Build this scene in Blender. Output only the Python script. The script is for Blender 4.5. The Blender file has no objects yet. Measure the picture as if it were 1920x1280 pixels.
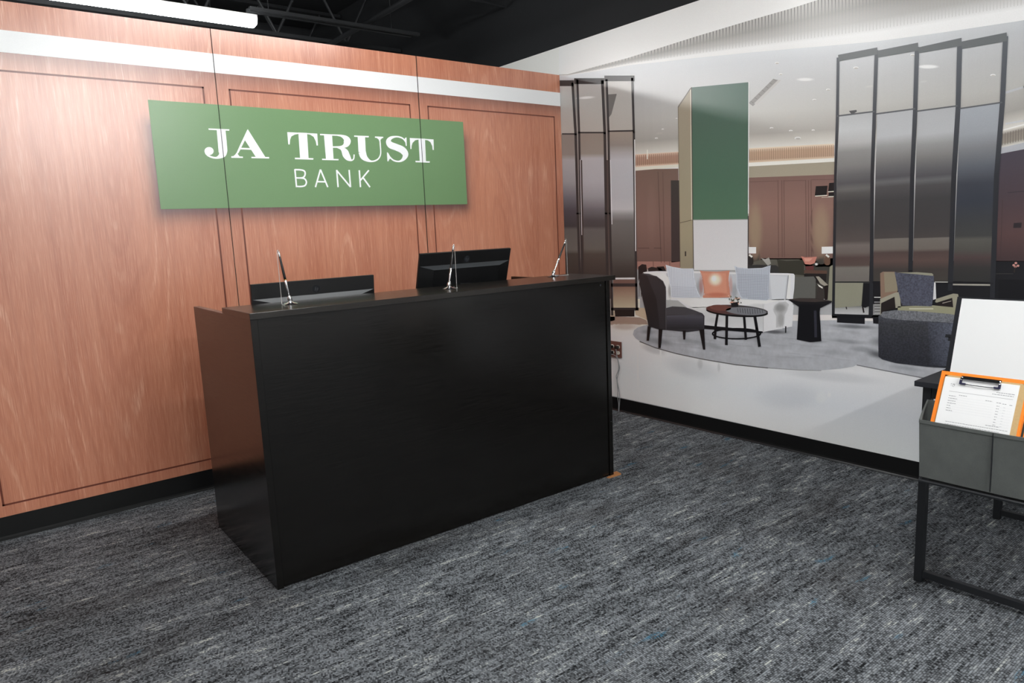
TUBE = 31.0
DIM = .52
INK = 1.5
EXPO = 1.53
LIGHTS = [(-2.85, -1.15, -1.15, 'unseen tube light above the desk, parallel to the wood wall'),
          (-3.3, -1.6, -3.55, 'unseen tube light above the viewer, parallel to the wood wall'),
          (-3.4, -1.2, -6.2, 'added unseen tube light far behind the viewer'),  # added to brighten the mural and carpet
          (-10.5, -8.1, -3.55, 'added unseen tube light far left of the viewer'),  # this pair is added to send more light onto the lower mural
          (-10.5, -8.1, -5.95, 'added unseen tube light in the far left corner behind the viewer')]
import bpy, bmesh, math, random
from mathutils import Vector, Matrix
random.seed(7)
S = bpy.context.scene
COL = S.collection

# ------------------------------------------------------------------ camera
F, YAW, PITCH, ROLL = 1325.97, 0.6685, -0.1585, -0.0436
CAM = Vector((-3.6624, -3.9445, 1.3303))
def cam_axes():
    cy, sy, cp, sp = math.cos(YAW), math.sin(YAW), math.cos(PITCH), math.sin(PITCH)
    fwd = Vector((sy*cp, cy*cp, sp)); right = Vector((cy, -sy, 0)); up = right.cross(fwd)
    cr, sr = math.cos(ROLL), math.sin(ROLL)
    return right*cr+up*sr, -right*sr+up*cr, fwd
CR, CU, CF = cam_axes()
cd = bpy.data.cameras.new('camera'); cam = bpy.data.objects.new('camera', cd); COL.objects.link(cam)
cd.sensor_width = 36; cd.lens = F/1920*36; cd.clip_start = .05
cam.matrix_world = Matrix(((CR.x, CU.x, -CF.x, CAM.x), (CR.y, CU.y, -CF.y, CAM.y), (CR.z, CU.z, -CF.z, CAM.z), (0, 0, 0, 1)))
S.camera = cam
def hit(px, py, ax, v):
    "measured photo point -> world point on the plane axis ax = v"
    d = CR*((px-960)/F) + CU*((640-py)/F) + CF
    t = (v-CAM[ax])/d[ax]
    return CAM + d*t

# ------------------------------------------------------------------ materials
def lin(c):
    f = lambda u: u/12.92 if u <= .04045 else ((u+.055)/1.055)**2.4
    return tuple(f(x/255) for x in c)
def N(nt, typ, **kw):
    n = nt.nodes.new(typ)
    for k, v in kw.items():
        if k.startswith('i_'):
            k = k[2:]; k = int(k) if k.isdigit() else k.replace('_', ' ')
            n.inputs[k].default_value = v
        else: setattr(n, k, v)
    return n
def base_mat(name):
    m = bpy.data.materials.new(name); m.use_nodes = True
    nt = m.node_tree; b = nt.nodes['Principled BSDF']
    return m, nt, b
def mixc(nt, fac, a, b, typ='MIX'):
    m = nt.nodes.new('ShaderNodeMix'); m.data_type = 'RGBA'; m.blend_type = typ
    for s, v in ((0, fac), (6, a), (7, b)):
        if isinstance(v, bpy.types.NodeSocket): nt.links.new(v, m.inputs[s])
        else: m.inputs[s].default_value = v if s == 0 else (*v[:3], 1)
    return m.outputs[2]
def math_(nt, op, a, b=None, c=None, clamp=False):
    m = nt.nodes.new('ShaderNodeMath'); m.operation = op; m.use_clamp = clamp
    for i, v in enumerate((a, b, c)):
        if v is None: continue
        if isinstance(v, bpy.types.NodeSocket): nt.links.new(v, m.inputs[i])
        else: m.inputs[i].default_value = v
    return m.outputs[0]
def pos(nt, scale=(1, 1, 1), loc=(0, 0, 0)):
    g = nt.nodes.new('ShaderNodeNewGeometry'); mp = nt.nodes.new('ShaderNodeMapping')
    mp.inputs['Scale'].default_value = scale; mp.inputs['Location'].default_value = loc
    nt.links.new(g.outputs['Position'], mp.inputs['Vector']); return mp.outputs[0]
def noise(nt, vec, scale=5, detail=2, rough=.5, dist=0):
    n = nt.nodes.new('ShaderNodeTexNoise'); n.inputs['Scale'].default_value = scale
    n.inputs['Detail'].default_value = detail; n.inputs['Roughness'].default_value = rough; n.inputs['Distortion'].default_value = dist
    nt.links.new(vec, n.inputs['Vector']); return n.outputs['Fac']
def ramp(nt, fac, stops):
    r = nt.nodes.new('ShaderNodeMapRange'); r.interpolation_type = 'SMOOTHSTEP'
    nt.links.new(fac, r.inputs['Value'])
    r.inputs[1].default_value, r.inputs[2].default_value = stops[0], stops[1]
    r.inputs[3].default_value, r.inputs[4].default_value = stops[2], stops[3]
    return r.outputs[0]
def bump(nt, b, h, strength=.3, dist=.001):
    n = nt.nodes.new('ShaderNodeBump'); n.inputs['Strength'].default_value = strength; n.inputs['Distance'].default_value = dist
    nt.links.new(h, n.inputs['Height']); nt.links.new(n.outputs[0], b.inputs['Normal'])
def plain(name, rgb, rough=.5, metal=0, var=.06, vscale=40, spec=.5, coat=0, bmp=0):
    m, nt, b = base_mat(name)
    c = lin(rgb); n = noise(nt, pos(nt), vscale, 3)
    col = mixc(nt, n, tuple(x*(1-var) for x in c), tuple(min(1, x*(1+var)) for x in c))
    nt.links.new(col, b.inputs['Base Color'])
    b.inputs['Roughness'].default_value = rough; b.inputs['Metallic'].default_value = metal
    b.inputs['Specular IOR Level'].default_value = spec; b.inputs['Coat Weight'].default_value = coat
    if bmp: bump(nt, b, n, bmp, .0006)
    return m
M = {}
M['black_paint'] = plain('black_paint', (30, 32, 34), .6)
M['ceiling_black'] = plain('ceiling_black', (26, 28, 31), .85, vscale=3, var=.15)
M['strut_black'] = plain('strut_black', (30, 32, 35), .7)
M['base_rubber'] = plain('base_rubber', (7, 8, 9), .6, vscale=8, spec=.3)
M['base_toe'] = plain('base_toe', (26, 28, 31), .3)
M['wall_paint'] = plain('wall_paint', (215, 216, 216), .8)
M['wall_edge'] = plain('wall_edge', (40, 34, 32), .7)
M['black_metal'] = plain('black_metal', (24, 26, 30), .45)
M['chrome'] = plain('chrome', (225, 225, 228), .12, metal=1, var=.02)
M['bead_metal'] = plain('bead_metal', (215, 215, 212), .25, metal=.6, var=.02)
M['pen_black'] = plain('pen_black', (16, 16, 18), .2)
M['gold'] = plain('gold', (190, 150, 80), .25, metal=1)
M['monitor'] = plain('monitor_plastic', (9, 10, 12), .5, vscale=200, spec=.35)
M['monitor_ledge'] = plain('monitor_ledge', (58, 61, 64), .32)  # base lighter than the shell, standing in for the tube's reflection
M['logo'] = plain('logo_grey', (30, 32, 36), .15)
M['brown_plate'] = plain('brown_plate', (112, 74, 66), .45)
M['ivory'] = plain('receptacle_ivory', (222, 218, 208), .4)
M['plug'] = plain('plug_black', (16, 16, 17), .4)
M['cord'] = plain('cord_grey', (128, 130, 132), .5)
M['shim'] = plain('shim_wood', (176, 118, 70), .7, var=.25, vscale=90)
M['orange'] = plain('orange_plastic', (250, 136, 44), .35, var=.03)
M['hardboard'] = plain('hardboard', (190, 160, 112), .7, var=.12, vscale=150)
M['paper'] = plain('paper', (226, 227, 228), .7, var=.01)
M['ink'] = plain('ink', (110, 112, 118), .7)
M['faint_ink'] = plain('faint_ink', (196, 199, 203), .7)
M['navy'] = plain('navy_rubber', (22, 22, 60), .5)
M['board_white'] = plain('board_white', (231, 233, 234), .35, var=.01, vscale=2)
M['board_black'] = plain('board_black', (20, 22, 28), .4)
M['table_top'] = plain('table_top', (38, 40, 45), .35)
M['fixture'] = plain('fixture_white', (200, 200, 200), .5)

def fabric():
    m, nt, b = base_mat('grey_felt')
    p = pos(nt); n1 = noise(nt, p, 14, 4, .6); n2 = noise(nt, p, 900, 2)
    wv = math_(nt, 'ADD', math_(nt, 'MULTIPLY', n1, .5), math_(nt, 'MULTIPLY', n2, .5))
    c = mixc(nt, ramp(nt, wv, (.3, .7, 0, 1)), lin((80, 83, 82)), lin((92, 96, 94)))
    nt.links.new(c, b.inputs['Base Color']); b.inputs['Roughness'].default_value = .95
    bump(nt, b, n2, .5, .0006); return m
M['felt'] = fabric()

def laminate():
    "near-black espresso laminate with a faint straight grain and a satin gloss"
    m, nt, b = base_mat('espresso_laminate')
    g = noise(nt, pos(nt, (6, 6, 160)), 1.6, 5, .65)
    c = mixc(nt, ramp(nt, g, (.3, .72, 0, 1)), lin((9, 8, 7)), lin((18, 16, 14)))
    nt.links.new(c, b.inputs['Base Color'])
    nt.links.new(ramp(nt, g, (.3, .7, .17, .24)), b.inputs['Roughness'])
    b.inputs['Specular IOR Level'].default_value = .42
    bump(nt, b, g, .06, .0004); return m
M['laminate'] = laminate()
def laminate_top():
    m, nt, b = base_mat('espresso_laminate_top')
    g = noise(nt, pos(nt, (3, 110, 110)), 1.8, 4, .6)
    c = mixc(nt, ramp(nt, g, (.3, .72, 0, 1)), lin((18, 16, 14)), lin((34, 30, 26)))
    nt.links.new(c, b.inputs['Base Color'])
    b.inputs['Roughness'].default_value = .24
    bump(nt, b, g, .03, .0002); return m
M['laminate_top'] = laminate_top()

def carpet():
    "loop-pile carpet: straight rows of small loops along x, dashes of pale, blue and dark yarn"
    m, nt, b = base_mat('carpet')
    g = nt.nodes.new('ShaderNodeNewGeometry'); sp = nt.nodes.new('ShaderNodeSeparateXYZ'); nt.links.new(g.outputs['Position'], sp.inputs[0])
    X, Y = sp.outputs[0], sp.outputs[1]
    ys = math_(nt, 'MULTIPLY', Y, 150); yr = math_(nt, 'FLOOR', ys); yf = math_(nt, 'FRACT', ys)
    off = math_(nt, 'MULTIPLY', math_(nt, 'FRACT', math_(nt, 'MULTIPLY', yr, .5)), 1.0)
    xs_ = math_(nt, 'ADD', math_(nt, 'MULTIPLY', X, 190), off); xr = math_(nt, 'FLOOR', xs_); xf = math_(nt, 'FRACT', xs_)
    def vec(x, y, z=0):
        cb = nt.nodes.new('ShaderNodeCombineXYZ')
        for k, v in enumerate((x, y, z)):
            if isinstance(v, bpy.types.NodeSocket): nt.links.new(v, cb.inputs[k])
            else: cb.inputs[k].default_value = v
        return cb.outputs[0]
    wn = nt.nodes.new('ShaderNodeTexWhiteNoise'); nt.links.new(vec(xr, yr), wn.inputs['Vector']); loop = wn.outputs['Value']
    row = noise(nt, vec(math_(nt, 'MULTIPLY', X, 11), math_(nt, 'MULTIPLY', yr, 7.31)), 1, 3, .6)
    pair = noise(nt, vec(math_(nt, 'MULTIPLY', X, 6), math_(nt, 'MULTIPLY', math_(nt, 'FLOOR', math_(nt, 'MULTIPLY', Y, 42)), 5.7), 3.3), 1, 2, .6)
    patch = noise(nt, pos(nt, (2.4, 8, 1), (7, 2, 0)), 1, 3, .6)
    tone = noise(nt, pos(nt, (1.3, 3.2, 1), (2, 5, 0)), 1, 2)
    v = math_(nt, 'ADD', math_(nt, 'MULTIPLY', row, .55), math_(nt, 'MULTIPLY', loop, .26))
    v = math_(nt, 'ADD', v, math_(nt, 'MULTIPLY', pair, .32)); v = math_(nt, 'ADD', v, math_(nt, 'MULTIPLY', patch, .22))
    c = mixc(nt, ramp(nt, v, (.42, .98, 0, 1)), lin((17, 18, 21)), lin((156, 162, 168)))
    lf = math_(nt, 'MULTIPLY', ramp(nt, row, (.50, .62, 0, 1)), ramp(nt, pair, (.50, .62, 0, 1)))
    lf = math_(nt, 'MULTIPLY', lf, ramp(nt, patch, (.44, .56, .1, 1))); lf = math_(nt, 'MULTIPLY', lf, ramp(nt, loop, (.3, .6, .1, 1)))
    c = mixc(nt, math_(nt, 'MULTIPLY', lf, .75), c, lin((212, 214, 204)))
    bl = noise(nt, pos(nt, (3.2, 12, 1), (11, 4, 0)), 1, 2)
    bf = math_(nt, 'MULTIPLY', ramp(nt, bl, (.66, .72, 0, .8)), math_(nt, 'MULTIPLY', ramp(nt, row, (.42, .55, 0, 1)), ramp(nt, loop, (.2, .6, .2, 1))))
    c = mixc(nt, bf, c, lin((40, 112, 142)))
    c = mixc(nt, ramp(nt, tone, (.5, .7, 0, .3)), c, lin((58, 52, 50)))
    gap = math_(nt, 'MULTIPLY', math_(nt, 'ABSOLUTE', math_(nt, 'SUBTRACT', yf, .5)), 2)
    gx = math_(nt, 'MULTIPLY', math_(nt, 'ABSOLUTE', math_(nt, 'SUBTRACT', xf, .5)), 2)
    c = mixc(nt, ramp(nt, gap, (.5, 1, 0, .6)), c, lin((6, 7, 8))); c = mixc(nt, ramp(nt, gx, (.6, 1, 0, .4)), c, lin((6, 7, 8)))
    nt.links.new(c, b.inputs['Base Color']); b.inputs['Roughness'].default_value = .95
    b.inputs['Specular IOR Level'].default_value = .15
    hgt = math_(nt, 'SUBTRACT', loop, math_(nt, 'ADD', gap, gx))
    bump(nt, b, hgt, .35, .002); return m
M['carpet'] = carpet()

def wood():
    "printed salmon wood: fine upright fibres, cathedral contour lines and pale streaks; the mesh attribute carries the printed drop shadows"
    m, nt, b = base_mat('printed_wood')
    fld = noise(nt, pos(nt, (2.3, 1, .36), (.35, 0, .2)), 1, 1, .4, .15)
    wob = noise(nt, pos(nt, (13, 1, 1.3)), 1, 3, .6)
    ph = math_(nt, 'ADD', math_(nt, 'MULTIPLY', fld, 118), math_(nt, 'MULTIPLY', wob, 2.6))
    s = math_(nt, 'SINE', ph)
    fine = noise(nt, pos(nt, (300, 1, 9)), 1, 3, .6)
    fine2 = noise(nt, pos(nt, (80, 1, 1.4), (4, 0, 1)), 1, 4, .65)
    blot = noise(nt, pos(nt, (5, 1, .5), (9, 0, 3)), 1, 3, .55)
    gate = noise(nt, pos(nt, (7, 1, 1.1), (2, 0, 6)), 1, 3, .6)
    c = mixc(nt, ramp(nt, blot, (.3, .7, 0, 1)), lin(WD[0]), lin(WD[1]))
    c = mixc(nt, ramp(nt, fine2, (.35, .7, 0, .5)), c, lin(WD[2]))
    c = mixc(nt, ramp(nt, fine, (.46, .72, 0, .5)), c, lin(WD[3]))
    c = mixc(nt, ramp(nt, fine, (.30, .44, .22, 0)), c, lin(WD[5]))
    ln = math_(nt, 'MULTIPLY', ramp(nt, s, (.74, 1.0, 0, 1)), ramp(nt, gate, (.47, .62, 0, 1)))
    ln = math_(nt, 'MULTIPLY', ln, ramp(nt, fine, (.42, .58, .1, 1)))
    c = mixc(nt, math_(nt, 'MULTIPLY', ln, .42), c, lin(WD[4]))
    c = mixc(nt, ramp(nt, s, (-.5, -1.0, 0, .16)), c, lin(WD[5]))
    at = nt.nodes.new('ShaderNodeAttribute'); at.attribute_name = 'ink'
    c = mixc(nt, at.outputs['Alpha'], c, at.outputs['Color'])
    nt.links.new(c, b.inputs['Base Color']); b.inputs['Roughness'].default_value = .28
    b.inputs['Specular IOR Level'].default_value = .85
    bump(nt, b, noise(nt, pos(nt), 160, 2), .10, .0006); return m
WD = [(170, 102, 76), (190, 124, 96), (200, 139, 112), (216, 160, 134), (224, 178, 152), (148, 84, 62)]
M['wood'] = wood()

def print_mat(name, soft=False, speck=0.03, scale=260, rough=.30):
    "ink of the wall print: colour from the mesh attribute of the printed picture"
    m, nt, b = base_mat(name)
    a = nt.nodes.new('ShaderNodeAttribute'); a.attribute_name = 'ink'
    n = noise(nt, pos(nt), scale, 3, .7)
    k = ramp(nt, n, (.25, .75, 1-speck, 1+speck))
    mm = nt.nodes.new('ShaderNodeVectorMath'); mm.operation = 'SCALE'
    nt.links.new(a.outputs['Color'], mm.inputs[0]); nt.links.new(k, mm.inputs['Scale'])
    nt.links.new(mm.outputs[0], b.inputs['Base Color'])
    b.inputs['Roughness'].default_value = rough
    bump(nt, b, noise(nt, pos(nt), 140, 2), .12, .0006)
    return m
M['print'] = print_mat('wall_print')
M['print_felt'] = print_mat('wall_print_felt', False, .45, 130)
M['print_rug'] = print_mat('wall_print_rug', False, .10, 14)
def lampmat(name, st):
    m = bpy.data.materials.new(name); m.use_nodes = True; nt = m.node_tree; nt.nodes.clear()
    e = nt.nodes.new('ShaderNodeEmission'); o = nt.nodes.new('ShaderNodeOutputMaterial')
    e.inputs[0].default_value = (1, 1, .985, 1); e.inputs[1].default_value = st
    nt.links.new(e.outputs[0], o.inputs[0]); return m
M['tube'] = lampmat('lit_tube', TUBE); M['tube_dim'] = lampmat('lit_tube_dim', TUBE*DIM); M['tube_strong'] = lampmat('lit_tube_strong', TUBE*2)

# ------------------------------------------------------------------ mesh builder
class MB:
    def __init__(s): s.v = []; s.f = []; s.mi = []; s.c = []; s.smooth = False
    def poly(s, pts, mi=0, col=None):
        i = len(s.v); s.v += [tuple(p) for p in pts]; s.f.append(tuple(range(i, i+len(pts)))); s.mi.append(mi)
        if col is None: col = (1, 1, 1, 1)
        if not isinstance(col[0], (tuple, list)): col = [col]*len(pts)
        s.c += [c if len(c) == 4 else (*c, 1) for c in col]
    def box(s, lo, hi, mtx=None, mi=0):
        x0, y0, z0 = lo; x1, y1, z1 = hi
        P = [Vector(p) for p in ((x0,y0,z0),(x1,y0,z0),(x1,y1,z0),(x0,y1,z0),(x0,y0,z1),(x1,y0,z1),(x1,y1,z1),(x0,y1,z1))]
        if mtx: P = [mtx @ p for p in P]
        i = len(s.v); s.v += [tuple(p) for p in P]
        for f in ((0,3,2,1),(4,5,6,7),(0,1,5,4),(1,2,6,5),(2,3,7,6),(3,0,4,7)):
            s.f.append(tuple(i+a for a in f)); s.mi.append(mi); s.c += [(1,1,1,1)]*4
    def tube(s, pts, r, n=10, cap=True, mi=0):
        pts = [Vector(p) for p in pts]; rs = r if isinstance(r, (list, tuple)) else [r]*len(pts)
        i0 = len(s.v); up = None
        for k, p in enumerate(pts):
            d = (pts[min(k+1, len(pts)-1)]-pts[max(k-1, 0)]).normalized()
            if up is None: up = d.orthogonal().normalized()
            else:
                up = up-d*up.dot(d); up = up.normalized() if up.length > 1e-6 else d.orthogonal().normalized()
            sd = d.cross(up)
            for a in range(n):
                t = 2*math.pi*a/n; s.v.append(tuple(p+(up*math.cos(t)+sd*math.sin(t))*rs[k]))
        for k in range(len(pts)-1):
            for a in range(n):
                b = (a+1) % n
                s.f.append((i0+k*n+a, i0+k*n+b, i0+(k+1)*n+b, i0+(k+1)*n+a)); s.mi.append(mi); s.c += [(1,1,1,1)]*4
        if cap:
            s.f.append(tuple(i0+a for a in range(n))[::-1]); s.mi.append(mi); s.c += [(1,1,1,1)]*n
            e = i0+(len(pts)-1)*n
            s.f.append(tuple(e+a for a in range(n))); s.mi.append(mi); s.c += [(1,1,1,1)]*n
    def build(s, name, mats, parent=None, bevel=0, smooth=False, org=None):
        me = bpy.data.meshes.new(name)
        v = s.v if org is None else [tuple(Vector(p)-Vector(org)) for p in s.v]
        me.from_pydata(v, [], s.f)
        if not isinstance(mats, (list, tuple)): mats = [mats]
        for m in mats: me.materials.append(M[m] if isinstance(m, str) else m)
        me.polygons.foreach_set('material_index', s.mi)
        at = me.color_attributes.new('ink', 'FLOAT_COLOR', 'CORNER')
        at.data.foreach_set('color', [x for c in s.c for x in c])
        me.update()
        o = bpy.data.objects.new(name, me); COL.objects.link(o)
        if org is not None: o.location = org
        if parent is not None:
            o.parent = parent
            o.matrix_parent_inverse = parent.matrix_basis.inverted() if INVP else Matrix()
        if smooth:
            for p in me.polygons: p.use_smooth = True
            es = o.modifiers.new('e', 'EDGE_SPLIT'); es.split_angle = math.radians(38)
        if bevel:
            b = o.modifiers.new('b', 'BEVEL'); b.width = bevel; b.segments = 2; b.limit_method = 'ANGLE'; b.angle_limit = math.radians(50)
        return o
INVP = True
def tag(o, label=None, cat=None, group=None, kind=None):
    if label: o['label'] = label
    if cat: o['category'] = cat
    if group: o['group'] = group
    if kind: o['kind'] = kind
    return o
def thing(name, loc, label, cat, group=None, rz=0):
    o = bpy.data.objects.new(name, None); COL.objects.link(o); o.location = loc; o.rotation_euler = (0, 0, rz)
    o.empty_display_size = .1
    return tag(o, label, cat, group)
def boxobj(name, lo, hi, mat, parent=None, bevel=0, mtx=None):
    b = MB(); b.box(lo, hi, mtx); return b.build(name, mat, parent, bevel)
def ell(cx, cy, rx, ry, n=40, a0=0, a1=360):
    return [(cx+rx*math.cos(math.radians(a0+(a1-a0)*i/n)), cy+ry*math.sin(math.radians(a0+(a1-a0)*i/n))) for i in range(n+(0 if a1-a0 == 360 else 1))]

# ------------------------------------------------------------------ setting
FL = boxobj('floor', (-13.0, -7.2, -.05), (.15, 4.2, 0), 'carpet'); tag(FL, kind='structure')
H = 2.4095; HB = 2.6031
o = boxobj('wall_back', (-4.95, .004, 0), (-.001, .11, H-.002), 'wall_edge'); tag(o, kind='structure')
b = MB(); b.box((.012, -7.2, 0), (.15, 4.2, HB-.001)); o = b.build('wall_right', 'wall_paint'); tag(o, kind='structure')
b = MB(); b.box((.004, -7.2, HB), (.15, 4.2, 3.7)); o = b.build('wall_upper', 'ceiling_black'); tag(o, kind='structure')
tag(boxobj('wall_left', (-13.15, -7.2, 0), (-13.0, 4.2, 3.7), 'wall_paint'), kind='structure')
tag(boxobj('wall_front', (-13.0, -7.35, 0), (.15, -7.2, 3.7), 'wall_paint'), kind='structure')
tag(boxobj('wall_far', (-13.0, 4.2, 0), (.15, 4.35, 3.7), 'ceiling_black'), kind='structure')
tag(boxobj('ceiling', (-13.15, -7.35, 3.7), (.15, 4.35, 3.8), 'ceiling_black'), kind='structure')
# rubber cove base: tall face with a small toe at the carpet
def base(name, p0, p1, n, h):
    p0, p1, n = Vector(p0), Vector(p1), Vector(n)
    prof = [(0.0, 0), (.014, 0), (.013, .003), (.007, .009), (.0045, .018), (.004, h), (0.0, h)]
    b = MB()
    A = [p0+n*u+Vector((0, 0, w)) for u, w in prof]; B = [p1+n*u+Vector((0, 0, w)) for u, w in prof]
    k = len(prof)
    for i in range(k):
        j = (i+1) % k; b.poly([A[i], A[j], B[j], B[i]], 1 if i in (1, 2) and name.endswith('right') else 0)
    b.poly(A[::-1]); b.poly(B)
    return tag(b.build(name, ['base_rubber', 'base_toe']), kind='structure')
base('baseboard_back', (-4.95, -.0015, 0), (-.02, -.0015, 0), (0, -1, 0), .1087)
base('baseboard_right', (-.0035, 4.1, 0), (-.0035, -7.1, 0), (-1, 0, 0), .0945)

# ------------------------------------------------------------------ printed wood panels on the left wall
SE = [-4.886, -3.661, -2.4358, -1.2106, -.003]
SEAM = .0012
wl = ['far left wood-print wall panel beyond the picture edge', 'wide left wood-print wall panel with pale grain swirls, left of the desk',
      'middle wood-print wall panel carrying most of the green sign', 'right wood-print wall panel beside the lounge mural corner']
def inkline(b, f, pts, w, c, l, closed=False):
    "constant-width printed line along wall points"
    n = len(pts)
    for i in range(n-1+(1 if closed else 0)):
        a, q = Vector(pts[i]), Vector(pts[(i+1) % n]); d = (q-a).normalized(); s = Vector((-d.y, d.x))*w/2; e = d*w/2
        b.poly([f(*(a-s-e), l), f(*(q-s+e), l), f(*(q+s+e), l), f(*(a+s-e), l)], col=c)
def WA(x, z, l=0): return (x, -.0025-.0003*l, z)
GR = (*lin((104, 54, 42)), 1)
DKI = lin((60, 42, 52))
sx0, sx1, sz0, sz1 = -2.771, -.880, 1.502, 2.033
def drop_shadow(x, z):
    "ink density of the soft drop shadows printed under the white stripe and around the sign"
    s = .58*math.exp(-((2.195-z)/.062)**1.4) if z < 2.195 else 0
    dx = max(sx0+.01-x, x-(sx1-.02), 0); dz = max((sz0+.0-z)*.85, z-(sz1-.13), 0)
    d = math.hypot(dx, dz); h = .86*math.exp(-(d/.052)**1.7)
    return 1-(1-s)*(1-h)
for i in range(4):
    x0, x1 = SE[i]+SEAM, SE[i+1]-SEAM
    p = thing('printed_wall_panel', ((x0+x1)/2, -.0025, 0), wl[i], 'wall panel', 'wood-print panels on the left wall')
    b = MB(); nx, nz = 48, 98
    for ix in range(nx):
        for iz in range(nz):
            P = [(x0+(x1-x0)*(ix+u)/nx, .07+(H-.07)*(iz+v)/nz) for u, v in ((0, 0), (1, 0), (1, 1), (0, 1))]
            b.poly([(x, -.0025, z) for x, z in P], col=[(*DKI, drop_shadow(x, z)) for x, z in P])
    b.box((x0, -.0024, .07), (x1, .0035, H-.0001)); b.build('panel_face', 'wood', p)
    b = MB(); g = .0655
    inkline(b, WA, [(x0+g, .1644), (x1-g, .1644), (x1-g, 2.1135), (x0+g, 2.1135)], .0085, GR, 1, True)
    b.build('printed_groove', 'print', p)
    b = MB(); c = (*lin((226, 228, 229)), 1)
    b.poly([WA(x0, 2.1922, 3), WA(x1, 2.1922, 3), WA(x1, 2.287, 3), WA(x0, 2.287, 3)], col=c)
    tag(b.build('printed_stripe', 'print', p), 'flat white printed stripe')
# ------------------------------------------------------------------ green bank sign (part of the print, crosses two panel joints)
sg = thing('bank_sign', (-1.825, -.004, 1.5), 'green rectangular bank sign with white lettering JA TRUST BANK on wood wall', 'sign')
sx0, sx1, sz0, sz1 = -2.771, -.880, 1.502, 2.033
b = MB(); g0, g1 = lin((107, 141, 98)), lin((107, 141, 98))
for a, q in ((sx0, SE[2]-SEAM), (SE[2]+SEAM, SE[3]-SEAM), (SE[3]+SEAM, sx1)):
    b.poly([WA(a, sz0, 5), WA(q, sz0, 5), WA(q, sz1, 5), WA(a, sz1, 5)], col=(*g0, 1))
b.build('sign_board', 'print', sg)
WHITE = (*lin((240, 242, 244)), 1)
def A5(x, y): p = hit(370+x/7.68, 210+y/7.68, 1, 0); return (p.x, p.z)
def A6(x, y): p = hit(580+x/7.68, 220+y/7.68, 1, 0); return (p.x, p.z)
_l = [6.0]
def shp(b, m, pts):
    _l[0] += .04; b.poly([WA(*m(*p), _l[0]) for p in pts], col=WHITE)
def rib(b, m, pts, sub=6):
    "smooth ribbon through (x, y, width)"
    P = [Vector(p) for p in pts]; Q = []
    for i in range(len(P)-1):
        p0, p1, p2, p3 = P[max(i-1, 0)], P[i], P[i+1], P[min(i+2, len(P)-1)]
        for k in range(sub):
            t = k/sub; Q.append(.5*((2*p1)+(p2-p0)*t+(2*p0-5*p1+4*p2-p3)*t*t+(3*p1-p0-3*p2+p3)*t**3))
    Q.append(P[-1]); L = []; R = []
    for i, q in enumerate(Q):
        d = Q[min(i+1, len(Q)-1)]-Q[max(i-1, 0)]; d = Vector((d.x, d.y)).normalized(); n = Vector((-d.y, d.x))*q.z/2
        L.append((q.x+n.x, q.y+n.y)); R.append((q.x-n.x, q.y-n.y))
    _l[0] += .04
    for i in range(len(Q)-1):
        b.poly([WA(*m(*p), _l[0]) for p in (L[i], L[i+1], R[i+1], R[i])], col=WHITE)
def letter(name, draw):
    b = MB(); draw(b); return b
def put(b, ch, kind): tag(b.build('letter', 'print', sg), 'white %s letter %s' % (kind, ch)); return MB()
b = MB(); m = A5   # J
shp(b, m, [(157,237),(458,250),(456,270),(160,257)]); shp(b, m, [(275,258),(402,264),(418,420),(430,560),(303,575)])
rib(b, m, [(366,552,127),(356,605,112),(322,640,62),(270,660,30),(210,652,26),(155,628,26),(118,590,30)])
shp(b, m, ell(165, 563, 66, 58)); b = put(b, 'J', 'serif')
shp(b, m, [(722,248),(975,648),(838,648),(672,392),(700,300)]); shp(b, m, [(716,255),(735,300),(590,590),(556,600),(600,500)])   # A
shp(b, m, [(558,590),(578,590),(580,610),(605,640),(652,642),(654,662),(485,660),(485,637),(515,635),(540,615)])
shp(b, m, [(610,515),(760,520),(772,545),(598,538)]); shp(b, m, [(775,645),(1030,648),(1030,670),(775,665)]); b = put(b, 'A', 'serif')
shp(b, m, [(1450,296),(1575,302),(1598,668),(1475,662)]); shp(b, m, [(1400,658),(1668,665),(1665,687),(1402,680)])   # T
shp(b, m, [(1290,290),(1452,298),(1452,316),(1400,325),(1350,352),(1331,400),(1327,467),(1305,467)])
shp(b, m, [(1573,304),(1722,312),(1733,483),(1712,483),(1700,420),(1670,358),(1620,326),(1573,318)]); b = put(b, 'T', 'serif')
m = A6
shp(b, m, [(150,238),(430,250),(430,268),(150,258)]); shp(b, m, [(205,245),(322,250),(345,610),(235,605)]); shp(b, m, [(177,595),(417,600),(415,620),(180,615)])  # R
rib(b, m, [(400,258,20),(460,268,34),(518,300,74),(540,345,104),(520,395,78),(460,424,32),(330,428,20)])
rib(b, m, [(400,434,18),(462,450,50),(505,495,92),(527,545,98),(560,590,76),(602,618,24),(633,596,18),(640,535,18)]); b = put(b, 'R', 'serif')
shp(b, m, [(640,262),(852,270),(850,290),(640,280)]); shp(b, m, [(690,275),(797,280),(808,505),(703,500)])   # U
rib(b, m, [(755,495,106),(776,560,98),(822,606,62),(885,633,24),(950,622,22),(998,585,19),(1022,520,17),(1018,420,17),(1008,290,17)])
shp(b, m, [(940,275),(1060,280),(1058,300),(940,295)]); shp(b, m, [(955,290),(1048,295),(1022,322),(1016,345),(1002,345),(992,318)]); b = put(b, 'U', 'serif')
rib(b, m, [(1385,360,14),(1345,308,20),(1290,284,22),(1230,280,26),(1165,300,48),(1135,345,72),(1165,398,94),(1250,432,96),(1335,472,98),(1378,535,86),(1350,600,50),(1290,634,24),(1215,622,22),(1160,578,20),(1124,515,14)])  # S
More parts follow.
